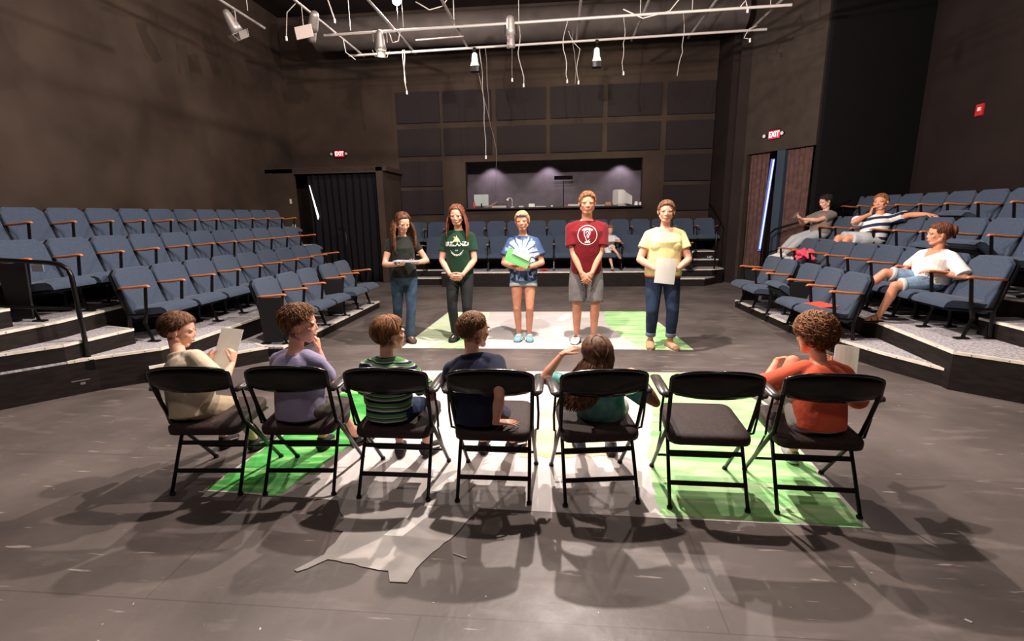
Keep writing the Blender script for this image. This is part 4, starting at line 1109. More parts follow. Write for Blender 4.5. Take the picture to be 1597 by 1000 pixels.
# 3: tie dye
def g3x(c):
    pass
g3 = person('blonde girl in a blue tie-dye T-shirt and denim shorts holding a green folder', (-.425, 6.14, 0), 180, 1.60, 'f', w=.97, skin=SK2,
    pel=(0, 0, .835), wrists=[(-.045, .20, .955), (.05, .20, .95)], elbows=[(-1, -.35, -.4), (1, -.35, -.4)],
    hands=[((.75, .35, .05), (.1, -.9, .2), 35), ((-.72, .4, .10), (-.1, -.9, .2), 35)],
    ankles=[(-.065, 0, .065), (.065, 0, .065)], knees=[(-.08, 1, 0), (.08, 1, 0)], feet=(4, -4), head=(-2, 6, 3),
    shirt=dict(m=tiedye(), hem=-.10, sleeve=.68, margin=.022, cuff=.044, loose=.012), pants=dict(m=M_denimg, len=.30, margin=.008, flare=.006, cuffm=M_cuff), shoe=dict(m=mat('aqua mesh', (.20, .42, .50), .7), sole=M_black, accent=M_dash),
    hair=dict(m=H_blond, kind='short', n=630, length=.5, thick=.35, seed=6, width=0.0112, bun=(0, -.50, .05, .14)), bust=.026)
o = MB().tube([g3['hm'](math.sin(R(a)) * .345, math.cos(R(a)) * .435 - .06, .31 - .02 * math.cos(R(a))) for a in range(-105, 106, 15)], .005, 6, flat=(1, 1.6)).build('headband', mat('navy band', (.03, .05, .12), .7), g3['e'])
o = MB().tube([g3['wr'][-1] + Vector((.0, .018 * math.cos(t) * 1.2, .026 * math.sin(t))) for t in np.linspace(0, 6.28, 12, endpoint=False)], .006, 6, closed=True).build('wristband', M_white, g3['e'])
paperobj('script_folder', 'bright green folder held by the girl in tie-dye', 'folder', frame_m((-.475, 5.915, 1.075), (.93, -.02, -.36), (.36, .12, .93)), .30, .16, mat('green folder card', (.16, .50, .16), .6), .004, .012)
o = paperobj('script_pages', 'white pages sticking out of the green folder', 'paper', frame_m((-.425, 5.90, 1.125), (.9, -.02, -.43), (.43, .1, .9)), .22, .08, M_paper, .004, .004)
# 4: boy in maroon
b4 = person('tall boy in a maroon T-shirt with a round white ear print and grey shorts', (.355, 6.06, 0), 180, 1.80, 'm', w=1.0, skin=SK2,
    pel=(0, 0, .945), wrists=[(-.06, .20, .90), (.065, .205, .90)], elbows=[(-1, -.6, 0), (1, -.6, 0)],
    hands=[((.55, .3, -.75), (.3, -.8, .1), 22), ((-.5, .3, -.78), (-.3, -.8, .1), 22)],
    ankles=[(-.105, .02, .075), (.105, 0, .075)], knees=[(-.15, 1, 0), (.15, 1, 0)], feet=(12, -10), head=(0, 4, 0),
    shirt=dict(m=cloth('maroon cotton', (.15, .007, .012)), hem=-.12, sleeve=.72, margin=.022, cuff=.044, loose=.008), pants=dict(m=cloth('grey jersey', (.14, .13, .13)), len=.93, margin=.012, flare=.016), shoe=dict(m=mat('white leather', (.78, .76, .74), .5), sole=M_black, accent=M_black),
    hair=dict(m=H_redbrown, kind='short', n=630, length=.35, thick=.8, seed=8, width=0.0124))
Mw = M_dash
decal(b4, ringpoly(.108, .114, 48), .74, Mw, 1., 'shirt_print')
decal(b4, text_polys('LISTENING', .026, arcr=.080, up=True, bold=.0006), .74, Mw, 1., 'shirt_print', z0=.074) ; decal(b4, text_polys('EARS', .028, bold=.001), .74, Mw, 1., 'shirt_print', z0=-.082)
ear = stroke([(-.012, -.062), (-.022, -.03), (-.036, .0), (-.040, .03), (-.026, .055), (.0, .064), (.022, .056), (.032, .036), (.028, .012), (.014, -.008), (.012, -.026), (.004, -.034)], .007)
ear += stroke([(-.018, .02), (-.01, .038), (.006, .042), (.016, .03), (.006, .012), (-.006, .0), (-.002, -.018), (.006, -.03)], .006) + stroke([(-.012, -.062), (.0, -.072), (.014, -.066), (.022, -.052)], .006)
decal(b4, ear, .74, Mw, 1., 'shirt_print')
# 5: woman in yellow
def w5x(c):
    pass
w5 = person('woman in a pale yellow V-neck T-shirt and dark jeans holding white sheets', (1.235, 5.84, 0), 178, 1.68, 'f', w=1.24, hipw=.98, skin=SK1,
    pel=(0, 0, .885), wrists=[(-.115, .23, .965), (.125, .23, .97)], elbows=[(-1, -.75, -.1), (1, -.75, -.1)],
    hands=[((.80, .30, -.05), (.1, -.8, .3), 30), ((-.80, .30, .0), (-.1, -.8, .3), 30)],
    ankles=[(-.115, .04, .07), (.11, 0, .07)], knees=[(-.1, 1, 0), (.1, 1, 0)], feet=(18, -4), head=(-8, 4, 0),
    shirt=dict(m=cloth('pale yellow cotton', (.82, .70, .33)), hem=-.02, sleeve=.55, margin=.012, cuff=.038, vneck=(.15, .085)), pants=dict(m=M_denimd, len=1.80, ankle=.029, margin=.006, cuffm=mat('light turned cuff', (.16, .20, .27), .9)), shoe=dict(m=mat('tan suede', (.46, .28, .15), .8), sole=M_white),
    hair=dict(m=H_mid, kind='short', n=672, length=.6, thick=.3, seed=9, width=0.0112, bun=(.16, -.42, -.05, .20)), bust=.036, belly=.02)
o = MB().loft([w5['ring'](-.045, .094, .078, -.002, .013), w5['ring'](-.01, .094, .078, -.002, .013)], n=28).build('undershirt', mat('coral red cotton', (.60, .07, .05), .8), w5['e'], auto=50)
paperobj('script_pages', 'white sheets held in front by the woman in yellow', 'paper', frame_m((1.205, 5.565, .955), (.97, -.03, -.10), (.10, .10, .99)), .22, .285, M_paper, .012, .002)

# ================================================================= the six children on the folding chairs
def polo(m, **k): return dict(dict(m=m, hem=-.16, sleeve=.72, margin=.018, cuff=.042, loose=.006), **k)
M_khaki = cloth('khaki twill', (.36, .29, .19)); M_navy = cloth('navy cotton', (.014, .017, .042)); M_sneak = mat('dark sneaker', (.02, .02, .022), .6)
KS = dict(world=True, sex='m', vox=.0075, knees=[(0, 1, .8), (0, 1, .8)])
k1 = person('boy in a cream polo shirt reading a script on the leftmost folding chair', (-2.084, 2.654, 0), -14, 1.30, **{**KS, **dict(hh=.212, skin=SK3,
    tk=.74, pel=(-2.21, 2.60, .49), hoff=(-.055, 0, .015), lean=(12, -26, -8), wrists=[(-2.27, 2.83, .70), (-2.03, 2.76, .715)], elbows=[(-.6, .1, -1), (.9, -.2, -1)],
    hands=[((.5, .6, .3), (.8, -.4, .2), 30), ((.0, .4, .9), (-1, .1, .1), 45)], ankles=[(-2.36, 3.02, .07), (-2.12, 3.0, .07)], knees=[(0, 1, 1), (.4, 1, .8)], feet=(0, -10), head=(-62, 12, 0),
    shirt=polo(cloth('cream cotton', (.62, .52, .38)), collar=True), pants=dict(m=M_khaki, len=.92, margin=.014, flare=.018), shoe=dict(m=M_sneak, sole=M_black, accent=M_steel, high=.06),
    hair=dict(m=H_mid, kind='short', n=1092, length=.45, thick=.9, seed=11, width=0.0136, part=20))})
o = paperobj('script_pages', 'white script held open by the boy in the cream polo', 'paper', frame_m((-2.13, 2.87, .775), (.97, -.25, .0), (.16, .42, .9)), .19, .27, M_paper, .012, .003)
k2 = person('seated boy in a lavender grey T-shirt with a hand at his mouth', (-1.524, 2.69, 0), -12, 1.38, **{**KS, **dict(hh=.222, skin=SK1,
    tk=.76, pel=(-1.53, 2.62, .49), lean=(9, -4, -6), wrists=[(-1.58, 2.90, .55), (-1.475, 2.80, .79)], elbows=[(-.5, -.5, -.8), (.55, -.5, -1.3)],
    hands=[((.3, .9, -.2), (.2, 0, -1), 20), ((-.1, .2, .95), (-.9, -.2, .3), 40)], ankles=[(-1.64, 3.04, .07), (-1.42, 3.12, .07)], knees=[(.1, 1, .8), (.5, 1, .7)], feet=(0, -28), head=(-68, 4, 0),
    shirt=polo(cloth('lavender grey cotton', (.30, .27, .42))), pants=dict(m=mat('olive shorts', (.07, .06, .05), .85), len=.9, margin=.014, flare=.018), shoe=dict(m=M_sneak, sole=M_black, accent=M_steel, high=.06),
    hair=dict(m=H_lbrown, kind='spiky', n=1302, length=.26, thick=1.0, seed=12, width=0.0124))})
k3 = person('seated boy in a green, white and navy striped polo shirt', (-.937, 2.68, 0), -8, 1.28, **{**KS, **dict(hh=.208, skin=SK3,
    tk=.72, pel=(-.98, 2.62, .49), lean=(8, -2, -4), wrists=[(-1.06, 2.86, .55), (-.79, 2.84, .58)], elbows=[(-.35, -.5, -1), (.8, -.8, -.9)],
    hands=[((.3, .9, -.2), (0, 0, -1), 20), ((-.2, 1, -.1), (0, 0, -1), 20)], ankles=[(-1.06, 2.97, .08), (-.88, 2.99, .08)], knees=[(0, 1, .8), (.4, 1, .8)], feet=(10, -24), head=(-48, 0, 0),
    shirt=polo(stripes('striped knit', [(0, (.10, .26, .09)), (.30, (.012, .015, .05)), (.55, (.60, .60, .56)), (.66, (.10, .26, .09)), (.82, (.012, .015, .05)), (.92, (.45, .47, .42))], .062), collar=True), pants=dict(m=M_denimd, len=.85, margin=.014, flare=.018), shoe=dict(m=M_sneak, sole=M_black, accent=M_dash, high=.06),
    hair=dict(m=H_redbrown, kind='short', n=1176, length=.7, thick=.7, seed=13, width=0.0136, hl=None))})
def glasses(c):
    hm = c['hm']; hh = c['hh']; mb = MB()
    for s in (-1, 1):
        mb.tube([hm(s * .145 + .085 * math.cos(t), .385, .0 + .06 * math.sin(t)) for t in np.linspace(0, 6.28, 14, endpoint=False)], .0018, 5, closed=True)
        mb.tube([hm(s * .23, .38, .01), hm(s * .34, .30, .02), hm(s * .36, .02, .03), hm(s * .36, -.05, -.03)], .0018, 5)
    mb.tube([hm(-.06, .385, .01), hm(.06, .385, .01)], .0018, 5)
    mb.build('glasses', mat('thin steel frame', (.5, .45, .42), .3, metal=.7), c['e'])
k4 = person('seated boy with glasses and cropped hair in navy, one hand on the seat', (-.357, 2.68, 0), -10, 1.36, **{**KS, **dict(hh=.218, skin=SK1,
    tk=.72, pel=(-.45, 2.61, .49), lean=(14, -13, -6), wrists=[(-.50, 2.95, .55), (-.335, 2.50, .475)], elbows=[(-.8, -.3, -.4), (.25, -1, .25)],
    hands=[((.3, .9, -.2), (0, 0, -1), 20), ((.92, .28, -.10), (0, .0, -1), 6, 9)], ankles=[(-.50, 3.06, .07), (-.30, 3.10, .07)], knees=[(0, 1, .8), (.9, 1, .5)], feet=(0, -30), head=(-44, 2, 0),
    shirt=polo(M_navy, collar=True), pants=dict(m=cloth('navy shorts', (.030, .028, .060)), len=.85, margin=.014, flare=.018), shoe=dict(m=M_sneak, sole=M_black, accent=M_dash, high=.055),
    hair=dict(m=H_lbrown, kind='short', n=1470, length=.16, thick=.25, seed=14, width=0.0087, lift=1.0), extras=glasses)})
k5 = person('long-haired child in a turquoise shirt slouching on a folding chair, arm raised', (.222, 2.70, 0), 0, 1.28, **{**KS, **dict(sex='f', hh=.212, skin=SK2,
    tk=.52, pel=(.26, 2.74, .46), lean=(-22, -8, 6), wrists=[(.035, 2.80, .785), (.46, 2.70, .70)], elbows=[(-1.2, -.3, -1), (1.2, -.2, -.6)],
    hands=[((.8, .35, .35), (.2, .2, -1), 12, 7), ((-.5, .7, .1), (0, 0, -1), 25)], ankles=[(.16, 3.12, .07), (.37, 3.08, .07)], knees=[(-.2, 1, .8), (.4, 1, .8)], feet=(8, 0), head=(14, -4, -8),
    shirt=polo(mat('turquoise tie dye', (.03, .30, .28), .85, color2=(.25, .52, .50), vscale=14, detail=3)), pants=dict(m=mat('pale shorts', (.55, .50, .46), .85), len=.7, margin=.012, flare=.012), shoe=dict(m=mat('grey blue sneaker', (.08, .10, .14), .7), sole=M_black, high=.06),
    hair=dict(m=H_mid, kind='long', n=1500, curl=.35, longlen=1.35, thick=.9, width=0.0161, fall=(95, 179), seed=15, back=(-.42, -.10, -.90)))})
k7 = person('curly-haired child in a coral shirt hugging a knee on the rightmost folding chair', (1.396, 2.677, 0), 4, 1.34, **{**KS, **dict(hh=.214, skin=SK2,
    tk=.68, pel=(1.41, 2.62, .49), lean=(17, 3, 6), wrists=[(1.32, 2.94, .72), (1.60, 2.90, .66)], elbows=[(-.75, -.1, -1), (.8, -.3, -1)],
    hands=[((.7, .6, .0), (.2, -.4, -.9), 28), ((.3, .5, .8), (-.8, .2, .2), 40)], ankles=[(1.33, 2.96, .47), (1.52, 3.05, .07)], knees=[(0, .8, 1), (.1, 1, .8)], feet=(0, -6), head=(12, 10, 3),
    shirt=polo(cloth('coral cotton', (.72, .115, .055)), sleeve=1.25, cuff=.040), pants=dict(m=mat('pale shorts', (.55, .50, .46), .85), len=.75, margin=.014, flare=.018), shoe=dict(m=mat('grey canvas', (.35, .33, .32), .8), sole=M_white),
    hair=dict(m=hairmat('curly brown hair', (.10, .036, .016), (.30, .13, .055)), kind='curly', n=1500, length=.35, thick=1.25, curl=.5, seed=16, width=.022))})
o = paperobj('script_pages', 'white pages held by the curly-haired child in coral', 'paper', frame_m((1.70, 2.93, .715), (.96, .1, -.2), (.05, .30, .95)), .15, .19, M_paper, .02, .003)

# ================================================================= onlookers in the seats
FAR = dict(world=True, vox=.0095)
kid = person('small boy with crossed legs in the lower row of the back section', (1.18, 11.22, .33), 180, 1.12, **{**FAR, **dict(sex='m', hh=.195, skin=SK3, tk=.85,
    pel=(1.18, 11.30, .80), lean=(-6, 0, 0), wrists=[(1.28, 11.08, .98), (1.10, 11.06, .98)], elbows=[(1, .3, -.3), (-1, .3, -.3)],
    ankles=[(1.33, 10.86, .70), (1.215, 10.93, .42)], knees=[(-.2, -1, .4), (0, -1, .6)], feet=((.4, -.7, -.45), 180), head=(184, 20, 4),
    shirt=dict(m=stripes('pale striped shirt', [(0, (.62, .62, .66)), (.6, (.35, .42, .55))], .05), hem=-.1, sleeve=.7, margin=.014), pants=dict(m=mat('white shorts', (.7, .68, .64), .85), len=.8, margin=.012, flare=.01), shoe=dict(m=mat('tan shoe', (.35, .25, .18), .7)),
    hair=dict(m=H_lbrown, kind='short', n=336, length=.5, thick=.6, seed=21, width=0.0161))})
paperobj('script_pages', 'white page on the lap of the small boy in the back section', 'paper', frame_m((1.16, 11.02, 1.03), (1, 0, .1), (0, .6, .8)), .21, .15, M_paper, .01, .003)
wom = person('woman in a white top and denim shorts sitting with crossed legs in the right bank', (4.0, 5.70, .35), 95, 1.55, **{**FAR, **dict(sex='f', w=1.04, hh=.235, skin=SK2, tk=.64, vox=.0075,
    pel=(4.06, 5.70, .82), lean=(-12, 0, 14), wrists=[(3.98, 5.52, .93), (3.92, 5.90, .92)], elbows=[(.5, -1, -.6), (.4, 1, -.5)],
    hands=[((-.8, .2, .1), (0, 0, -1), 20), ((-.7, -.5, 0), (0, 0, -1), 20)], ankles=[(3.60, 5.72, .41), (3.42, 5.92, .64)], knees=[(-1, 0, .8), (-1, .1, .9)], feet=(95, (-.75, .25, -.6)), head=(72, 2, 0),
    shirt=dict(m=cloth('white cotton', (.82, .79, .76)), hem=-.10, sleeve=.95, margin=.022, cuff=.042, loose=.012, vneck=(.09, .07)), pants=dict(m=M_denimg, len=.86, margin=.010, cuffm=M_cuff), shoe=dict(m=M_black, kind='sandal', sole=M_black),
    hair=dict(m=H_auburn, kind='short', n=756, length=.5, thick=.35, seed=22, width=0.0136, bun=(.0, -.50, .16, .24)))})
man = person('man in a navy and white striped T-shirt, arm stretched along the seat backs', (4.72, 8.02, .70), 90, 1.68, **{**FAR, **dict(sex='m', w=1.1, hh=.24, skin=SK2, tk=.66, vox=.0085,
    pel=(4.76, 7.96, 1.15), lean=(-20, 0, 30), wrists=[(5.05, 7.24, 1.515), (4.70, 7.98, 1.52)], elbows=[(-.3, 0, .6), (-1.2, .3, -.8)],
    hands=[((.35, -.9, -.15), (.1, 0, -1), 25), ((.1, -.1, .9), (.8, -.3, .2), 45)], ankles=[(4.22, 7.88, .78), (4.22, 8.15, .78)], knees=[(-1, -.1, .8), (-1, 0, .8)], feet=(90, 90), head=(128, 2, 4),
    shirt=dict(m=stripes('navy white stripes', [(0, (.74, .72, .70)), (.55, (.025, .03, .07))], .105, axis=(.25, 0, .97)), hem=-.1, sleeve=.75, margin=.02, cuff=.042, loose=.008), pants=dict(m=cloth('pale grey shorts', (.50, .52, .54)), len=.88, margin=.014, flare=.018), shoe=dict(m=M_black),
    hair=dict(m=H_redbrown, kind='short', n=546, length=.35, thick=.5, seed=23, width=0.0136))})
tex = person('woman in a grey T-shirt texting at the far end of the third row, right bank', (4.72, 9.54, .70), 92, 1.60, **{**FAR, **dict(sex='f', w=1.22, hh=.235, skin=SK3, tk=.76,
    pel=(4.76, 9.50, 1.18), lean=(-20, 0, 20), wrists=[(4.40, 9.40, 1.43), (4.40, 9.52, 1.43)], elbows=[(.5, -1, -.8), (.3, 1, -.8)],
    hands=[((-.7, .3, .3), (.1, .2, 1), 40), ((-.7, -.4, .3), (.1, -.2, 1), 40)], ankles=[(4.10, 9.35, .80), (4.12, 9.62, .78)], knees=[(-1, -.2, .9), (-1, 0, .9)], feet=(92, 92), head=(100, 20, 0),
    shirt=dict(m=cloth('warm grey cotton', (.22, .185, .165)), hem=-.02, sleeve=.6, margin=.018, cuff=.042), pants=dict(m=mat('pale grey trousers', (.42, .43, .45), .85), len=1.9, margin=.012), shoe=dict(m=M_white),
    hair=dict(m=H_black, kind='short', n=546, length=.5, thick=.3, seed=24, width=0.0136, bun=(.0, -.46, .22, .18)), bust=.03)})
MB_ = tag(MB().box((0, 0, 0), (.07, .012, .12), bev=.004).build('mobile_phone', M_silver), 'small silver phone held by the woman in the grey T-shirt', 'phone'); MB_.location = (4.30, 9.46, 1.50); MB_.rotation_euler = (R(35), 0, R(95))
# ---------------------------------------------------------------- lighting grid
def pipe(label, a, b, r=.021, m=M_steel, name='grid_pipe'):
    return tag(MB().tube([a, b], r, 10).build(name, m, smooth=False, auto=40), label, 'pipe', 'pipes of the lighting grid')
ZG = 4.62
YP = [(-4.75, 8.35), (-3.72, 9.95), (-2.70, 9.95), (-1.66, 9.78), (.33, 9.78), (1.32, 9.8), (2.31, 9.8), (3.28, 9.78)]
nm = ['outermost on the left, ending short of the cross pipes', 'first left one reaching the cross pipes', 'left one beside the bright bulb', 'one right of the bulb, above the left flood lamp', 'nearly vertical one near the right flood lamp', 'one third from the right', 'one second from the right', 'rightmost one']
for (x, y), n_ in zip(YP, nm): pipe('lengthwise grid pipe, ' + n_, (x, 1.0, ZG), (x, y, ZG))
for y, y2, x0, x1, l in ((8.67, 8.43, -3.9, 3.46, 'bright cross pipe of the grid, the nearer one at the top of the photo'), (9.75, 9.42, -3.93, 3.5, 'thin cross pipe of the grid, the lower and farther one')):
    pipe(l, (x0, y, ZG - .044), (x1, y2, ZG - .044), m=M_pipewhite)
pipe('short pipe stub between the two long cross pipes', (-2.45, 9.1, ZG - .05), (-1.60, 9.06, ZG - .037), .016)
for y, l in ((6.4, 'second hidden cross pipe above the frame'), (4.3, 'near hidden cross pipe above the frame')):
    pipe(l, (-4.8, y, ZG - .044), (3.5, y, ZG - .044))
for i, (x, y) in enumerate([(-3.39, 8.55), (-2.50, 8.55), (-1.66, 8.55), (-.62, 8.55), (1.27, 8.55), (2.05, 8.55), (3.2, 8.55), (-4.55, 7.6)]):
    tag(MB().tube([(x, y, ZG - .03), (x, y, 6.5)], .006, 6).build('hanger_rod', M_pipewhite), 'thin hanger rod of the grid, %s from the left' % ORD[i] if i < 7 else 'thin hanger rod of the outermost left grid pipe', 'rod', 'hanger rods of the lighting grid')
# air duct
e = empty('air_duct', 'large dark round air duct running along the back wall under the ceiling', 'duct', (-.35, 11.3, 5.48))
MB().tube([(-4.9, 0, 0), (4.1, 0, 0)], .32, 28).build('duct_pipe', M_duct, e, auto=40)
mb = MB()
for x in (-3.6, -1.8, 0, 1.8, 3.6): mb.tube([(x - .02, 0, 0), (x + .02, 0, 0)], .328, 28)
for k, x in enumerate((-3.6, -1.8, 0, 1.8, 3.6)):
    MB().tube([(x - .02, 0, 0), (x + .02, 0, 0)], .327, 28).build('duct_band', M_duct, e, auto=40)

def yb(x): return 9.75 - (x + 3.93) * .33 / 7.43
def ya(x): return 8.67 - (x + 3.9) * .24 / 7.36
def lamp(label, loc, kind, rz=0, tilt=0, pipe_z=ZG - .044):
    e = empty('stage_light', label, 'stage light', loc, rz)
    h = pipe_z - loc[2]
    MB().box((0, 0, h - .035), (.05, .05, .04)).seg((0, 0, h), (0, 0, h - .02), .034, .034, 10, True, True).build('clamp', M_blackmetal, e)
    rot = Matrix.Rotation(R(tilt), 3, 'X')
    if kind == 'flood':
        MB().tube([(-.075, 0, -.02), (-.075, 0, .11), (0, 0, .13), (.075, 0, .11), (.075, 0, -.02)], .006, 6).tube([(0, 0, .13), (0, 0, h - .05)], .006, 6).build('yoke', M_blackmetal, e)
        MB().seg((0, 0, .09), (0, 0, -.03), .05, .062, 16, False, True).build('lamp_housing', M_white, e, smooth=True)
        o = MB().loft([((0, 0, -.03), V(1, 0, 0), V(0, 1, 0), .062, .062), ((0, 0, -.10), V(1, 0, 0), V(0, 1, 0), .085, .08)], n=16, p=6).build('reflector_box', M_white, e, auto=30)
        MB().loft([((0, 0, -.10), V(1, 0, 0), V(0, 1, 0), .088, .083), ((0, 0, -.19), V(1, 0, 0), V(0, 1, 0), .082, .078)], n=16, p=6).build('shade', M_blackmetal, e, auto=30)
    elif kind == 'par':
        MB().tube([(-.11, 0, 0), (-.11, 0, .14), (.11, 0, .14), (.11, 0, 0)], .008, 6).tube([(0, 0, .14), (0, 0, h - .05)], .008, 6).build('yoke', M_steel, e)
        MB().seg(rot @ V(0, 0, .13), rot @ V(0, 0, -.12), .055, .095, 16, False, True).build('lamp_housing', M_silver, e, smooth=True)
        MB().loft([(rot @ V(0, 0, -.12), rot @ V(1, 0, 0), rot @ V(0, 1, 0), .09, .09), (rot @ V(0, 0, -.128), rot @ V(1, 0, 0), rot @ V(0, 1, 0), .085, .085)], n=20, p=2).build('lens', M_lens, e)
        for sx, sy in ((1, 0), (-1, 0), (0, 1), (0, -1)):
            c = rot @ V(sx * .115, sy * .115, -.17)
            MB().box(c, (.14 if sy else .006, .14 if sx else .006, .11), rot=rot @ Matrix.Rotation(R(25 * sx), 3, 'Y') @ Matrix.Rotation(R(-25 * sy), 3, 'X')).build('barn_door', M_silver, e)
    elif kind == 'profile':
        MB().tube([(-.09, 0, 0), (-.09, 0, .13), (.09, 0, .13), (.09, 0, 0)], .008, 6).tube([(0, 0, .13), (0, 0, h - .05)], .008, 6).build('yoke', M_blackmetal, e)
        MB().seg(rot @ V(0, .0, .2), rot @ V(0, 0, -.02), .065, .08, 14, False, True).build('lamp_housing', M_silver, e, smooth=True)
        MB().seg(rot @ V(0, .0, -.02), rot @ V(0, 0, -.2), .06, .07, 14, True, True).build('lens_tube', M_steel, e, smooth=True)
    return e
lamp('white flood lamp with a black lower shade, left one of two', (-1.515, yb(-1.515), 4.36), 'flood')
lamp('white flood lamp with a black lower shade, right one of two', (.685, yb(.685), 4.32), 'flood')
lamp('grey spotlight with open barn doors on the near cross pipe, left of the bright bulb', (-2.93, ya(-2.93), 4.42), 'par', 20, 15)
lamp('dull steel spotlight tangled in cables at the top centre of the photo', (-.755, ya(-.755), 4.42), 'profile', 0, 8)
lamp('spotlight with pale square barn doors at the top left, leftmost of the lamps', (-4.75, 7.5, 4.40), 'par', -30, 30)
lamp('spotlight hanging below the top left barn-door lamp', (-3.72, 7.9, 4.42), 'profile', 40, 50)
e = tag(MB().box((0, 0, 0), (.26, .01, .17), rot=Matrix.Rotation(R(-8), 3, 'Y')).tube([(0, 0, .08), (0, 0, .34)], .004, 6).build('gel_frame', mat('pale card', (.5, .42, .38), .7)), 'pale square card hanging beside the top left lamps', 'card'); e.location = (-3.72, 7.6, 4.27)
# work lamps: the visible one is the bright bulb at the top of the photo
M_bulb = mat('glowing bulb', (1, .93, .82), emit=60)
M_dome = mat('white enamel dome', (.7, .7, .68), .4)
for i, (x, y, z) in enumerate(WORK):
    lab = ['bare work lamp hanging above the performers, out of the top of the frame', 'bright bare work lamp bulb at the top of the photo, left of centre', 'work lamp hanging above the folding chairs', 'work lamp hanging above the right bank steps', 'work lamp hanging above the left bank steps'][i]
    e = empty('work_lamp', lab, 'lamp', (x, y, z))
    MB().seg((0, 0, .16), (0, 0, .10), .022, .022, 10, False, True).tube([(0, 0, .16), (0, 0, ZG - z + .0)], .005, 6).build('socket', M_black, e)
    b = MB().ell((0, 0, .085 if i != 1 else .12), (.032, .032, .04) if i != 1 else (.075, .075, .085)).build('bulb', M_bulb, e, smooth=True)

def cable(label, pts, r=.006, m=M_cable, plug=True, wig=.02, seed=0):
    rnd = random.Random(seed); P = [Vector(p) for p in pts]; out = []
    k0 = min(range(len(P)), key=lambda k: abs(P[k].z - 4.58))      # the cord lies against its pipe here
    if abs(P[0].y - 9.6) < .05 and abs(P[k0].z - 4.58) < .4:
        sh = yb(P[k0].x) - P[0].y; P = [p + Vector((0, sh, 0)) for p in P]
    elif abs(P[0].y - 8.45) < .08:
        sh = ya(P[k0].x) - P[0].y; P = [p + Vector((0, sh, 0)) for p in P]
    for i in range(len(P) - 1):
        n = max(2, int((P[i + 1] - P[i]).length / .09))
        for k in range(n):
            t = k / n; out.append(P[i].lerp(P[i + 1], t) + Vector((math.sin((i * n + k) * .9 + seed) * wig, 0, 0)))
    out.append(P[-1])
    e = empty('hanging_cable', label, 'cable', tuple(P[0])); o0 = P[0]
    MB().tube([p - o0 for p in out], r, 6).build('cord', m, e, smooth=True)
    if plug: MB().seg(P[-1] - o0 + Vector((0, 0, .01)), P[-1] - o0 - Vector((0, 0, .05)), .013, .016, 8, True, True).build('plug', M_white, e, auto=40)
    return e
Yc = 9.6
cable('twisted pale cable with a plug hanging below the bright bulb', [(-2.86, Yc, 4.62), (-2.86, Yc, 4.2), (-2.84, Yc, 3.90)], .009, wig=.018, seed=1)
cable('second pale cable twisted round the one below the bright bulb', [(-2.88, Yc - .02, 4.62), (-2.85, Yc - .02, 4.3), (-2.85, Yc - .02, 4.05)], .007, plug=False, wig=.02, seed=3)
cable('long thin cord dropping from the left flood lamp to the control booth, the left strand', [(-1.56, Yc, 4.60), (-1.46, 10.2, 3.9), (-1.36, 11.4, 3.0), (-1.60, 12.85, 2.05)], .004, M_cable, plug=False, wig=.004, seed=2)
cable('long thin cord dropping beside the left flood lamp, the right strand with a knot', [(-1.42, Yc, 4.60), (-1.38, Yc, 4.0), (-1.37, Yc + .1, 2.70)], .005, M_cable, plug=True, wig=.008, seed=4)
cable('faint grey cord right of the left flood lamp', [(-1.31, Yc, 4.6), (-1.27, Yc, 3.3)], .0035, M_darkcable, plug=False, wig=.006, seed=5)
cable('wavy pale cable hanging right of the steel spotlight', [(-.69, Yc, 4.9), (-.70, Yc, 4.45), (-.62, Yc, 3.92)], .008, wig=.02, seed=6)
cable('short dark cord with a plug under the steel spotlight', [(-.83, Yc, 4.58), (-.83, Yc, 4.02)], .0035, M_darkcable, wig=.004, seed=7)
cable('pale wavy cable with a bright connector, left of the centre cables', [(.15, Yc, 4.95), (.10, Yc, 4.45), (.17, Yc, 3.95)], .008, wig=.025, seed=8)
cable('grey cable in the middle of the centre group', [(.26, Yc, 4.8), (.30, Yc, 4.3), (.31, Yc, 3.88)], .005, M_darkcable, plug=False, wig=.02, seed=9)
cable('right cable of the centre group beside the right flood lamp', [(.20, Yc, 4.75), (.36, Yc, 4.45), (.37, Yc, 3.92)], .006, wig=.03, seed=10)
cable('pale cable with a hooked end right of the right flood lamp', [(1.16, Yc, 4.95), (1.13, Yc, 4.4), (1.12, Yc, 4.08), (1.16, Yc, 4.03)], .007, wig=.025, seed=11)
cable('long pale cable hanging at the right of the grid', [(2.14, Yc, 4.9), (2.15, Yc, 4.3), (2.08, Yc, 3.92)], .006, plug=False, wig=.015, seed=12)
cable('short curled cable with a white plug near the right end of the near cross pipe', [(2.72, 8.47, 4.58), (2.80, 8.47, 4.68), (2.84, 8.47, 4.56)], .009, wig=.0, seed=13)
cable('looped cable with a plug hanging from the rightmost end of the grid', [(3.28, 9.3, 4.60), (3.18, 9.3, 4.56), (3.12, 9.3, 4.42), (3.2, 9.3, 4.40)], .008, wig=.02, seed=14)
cable('pale looping cable between two pipes at the top centre right', [(1.0, 8.4, 4.66), (1.3, 8.4, 4.52), (1.7, 8.4, 4.60), (2.0, 8.4, 4.95)], .010, plug=False, wig=0, seed=15)
cable('thick drooping cable under the near cross pipe by the barn-door spotlight', [(-2.78, 8.5, 4.58), (-2.72, 8.5, 4.40), (-2.62, 8.5, 4.42), (-2.58, 8.5, 4.58)], .009, plug=False, wig=0, seed=16)
cable('short pale cable end under the left grid pipes', [(-3.70, 9.0, 4.62), (-3.68, 9.0, 4.40), (-3.52, 9.0, 4.28)], .007, plug=False, wig=.01, seed=17)
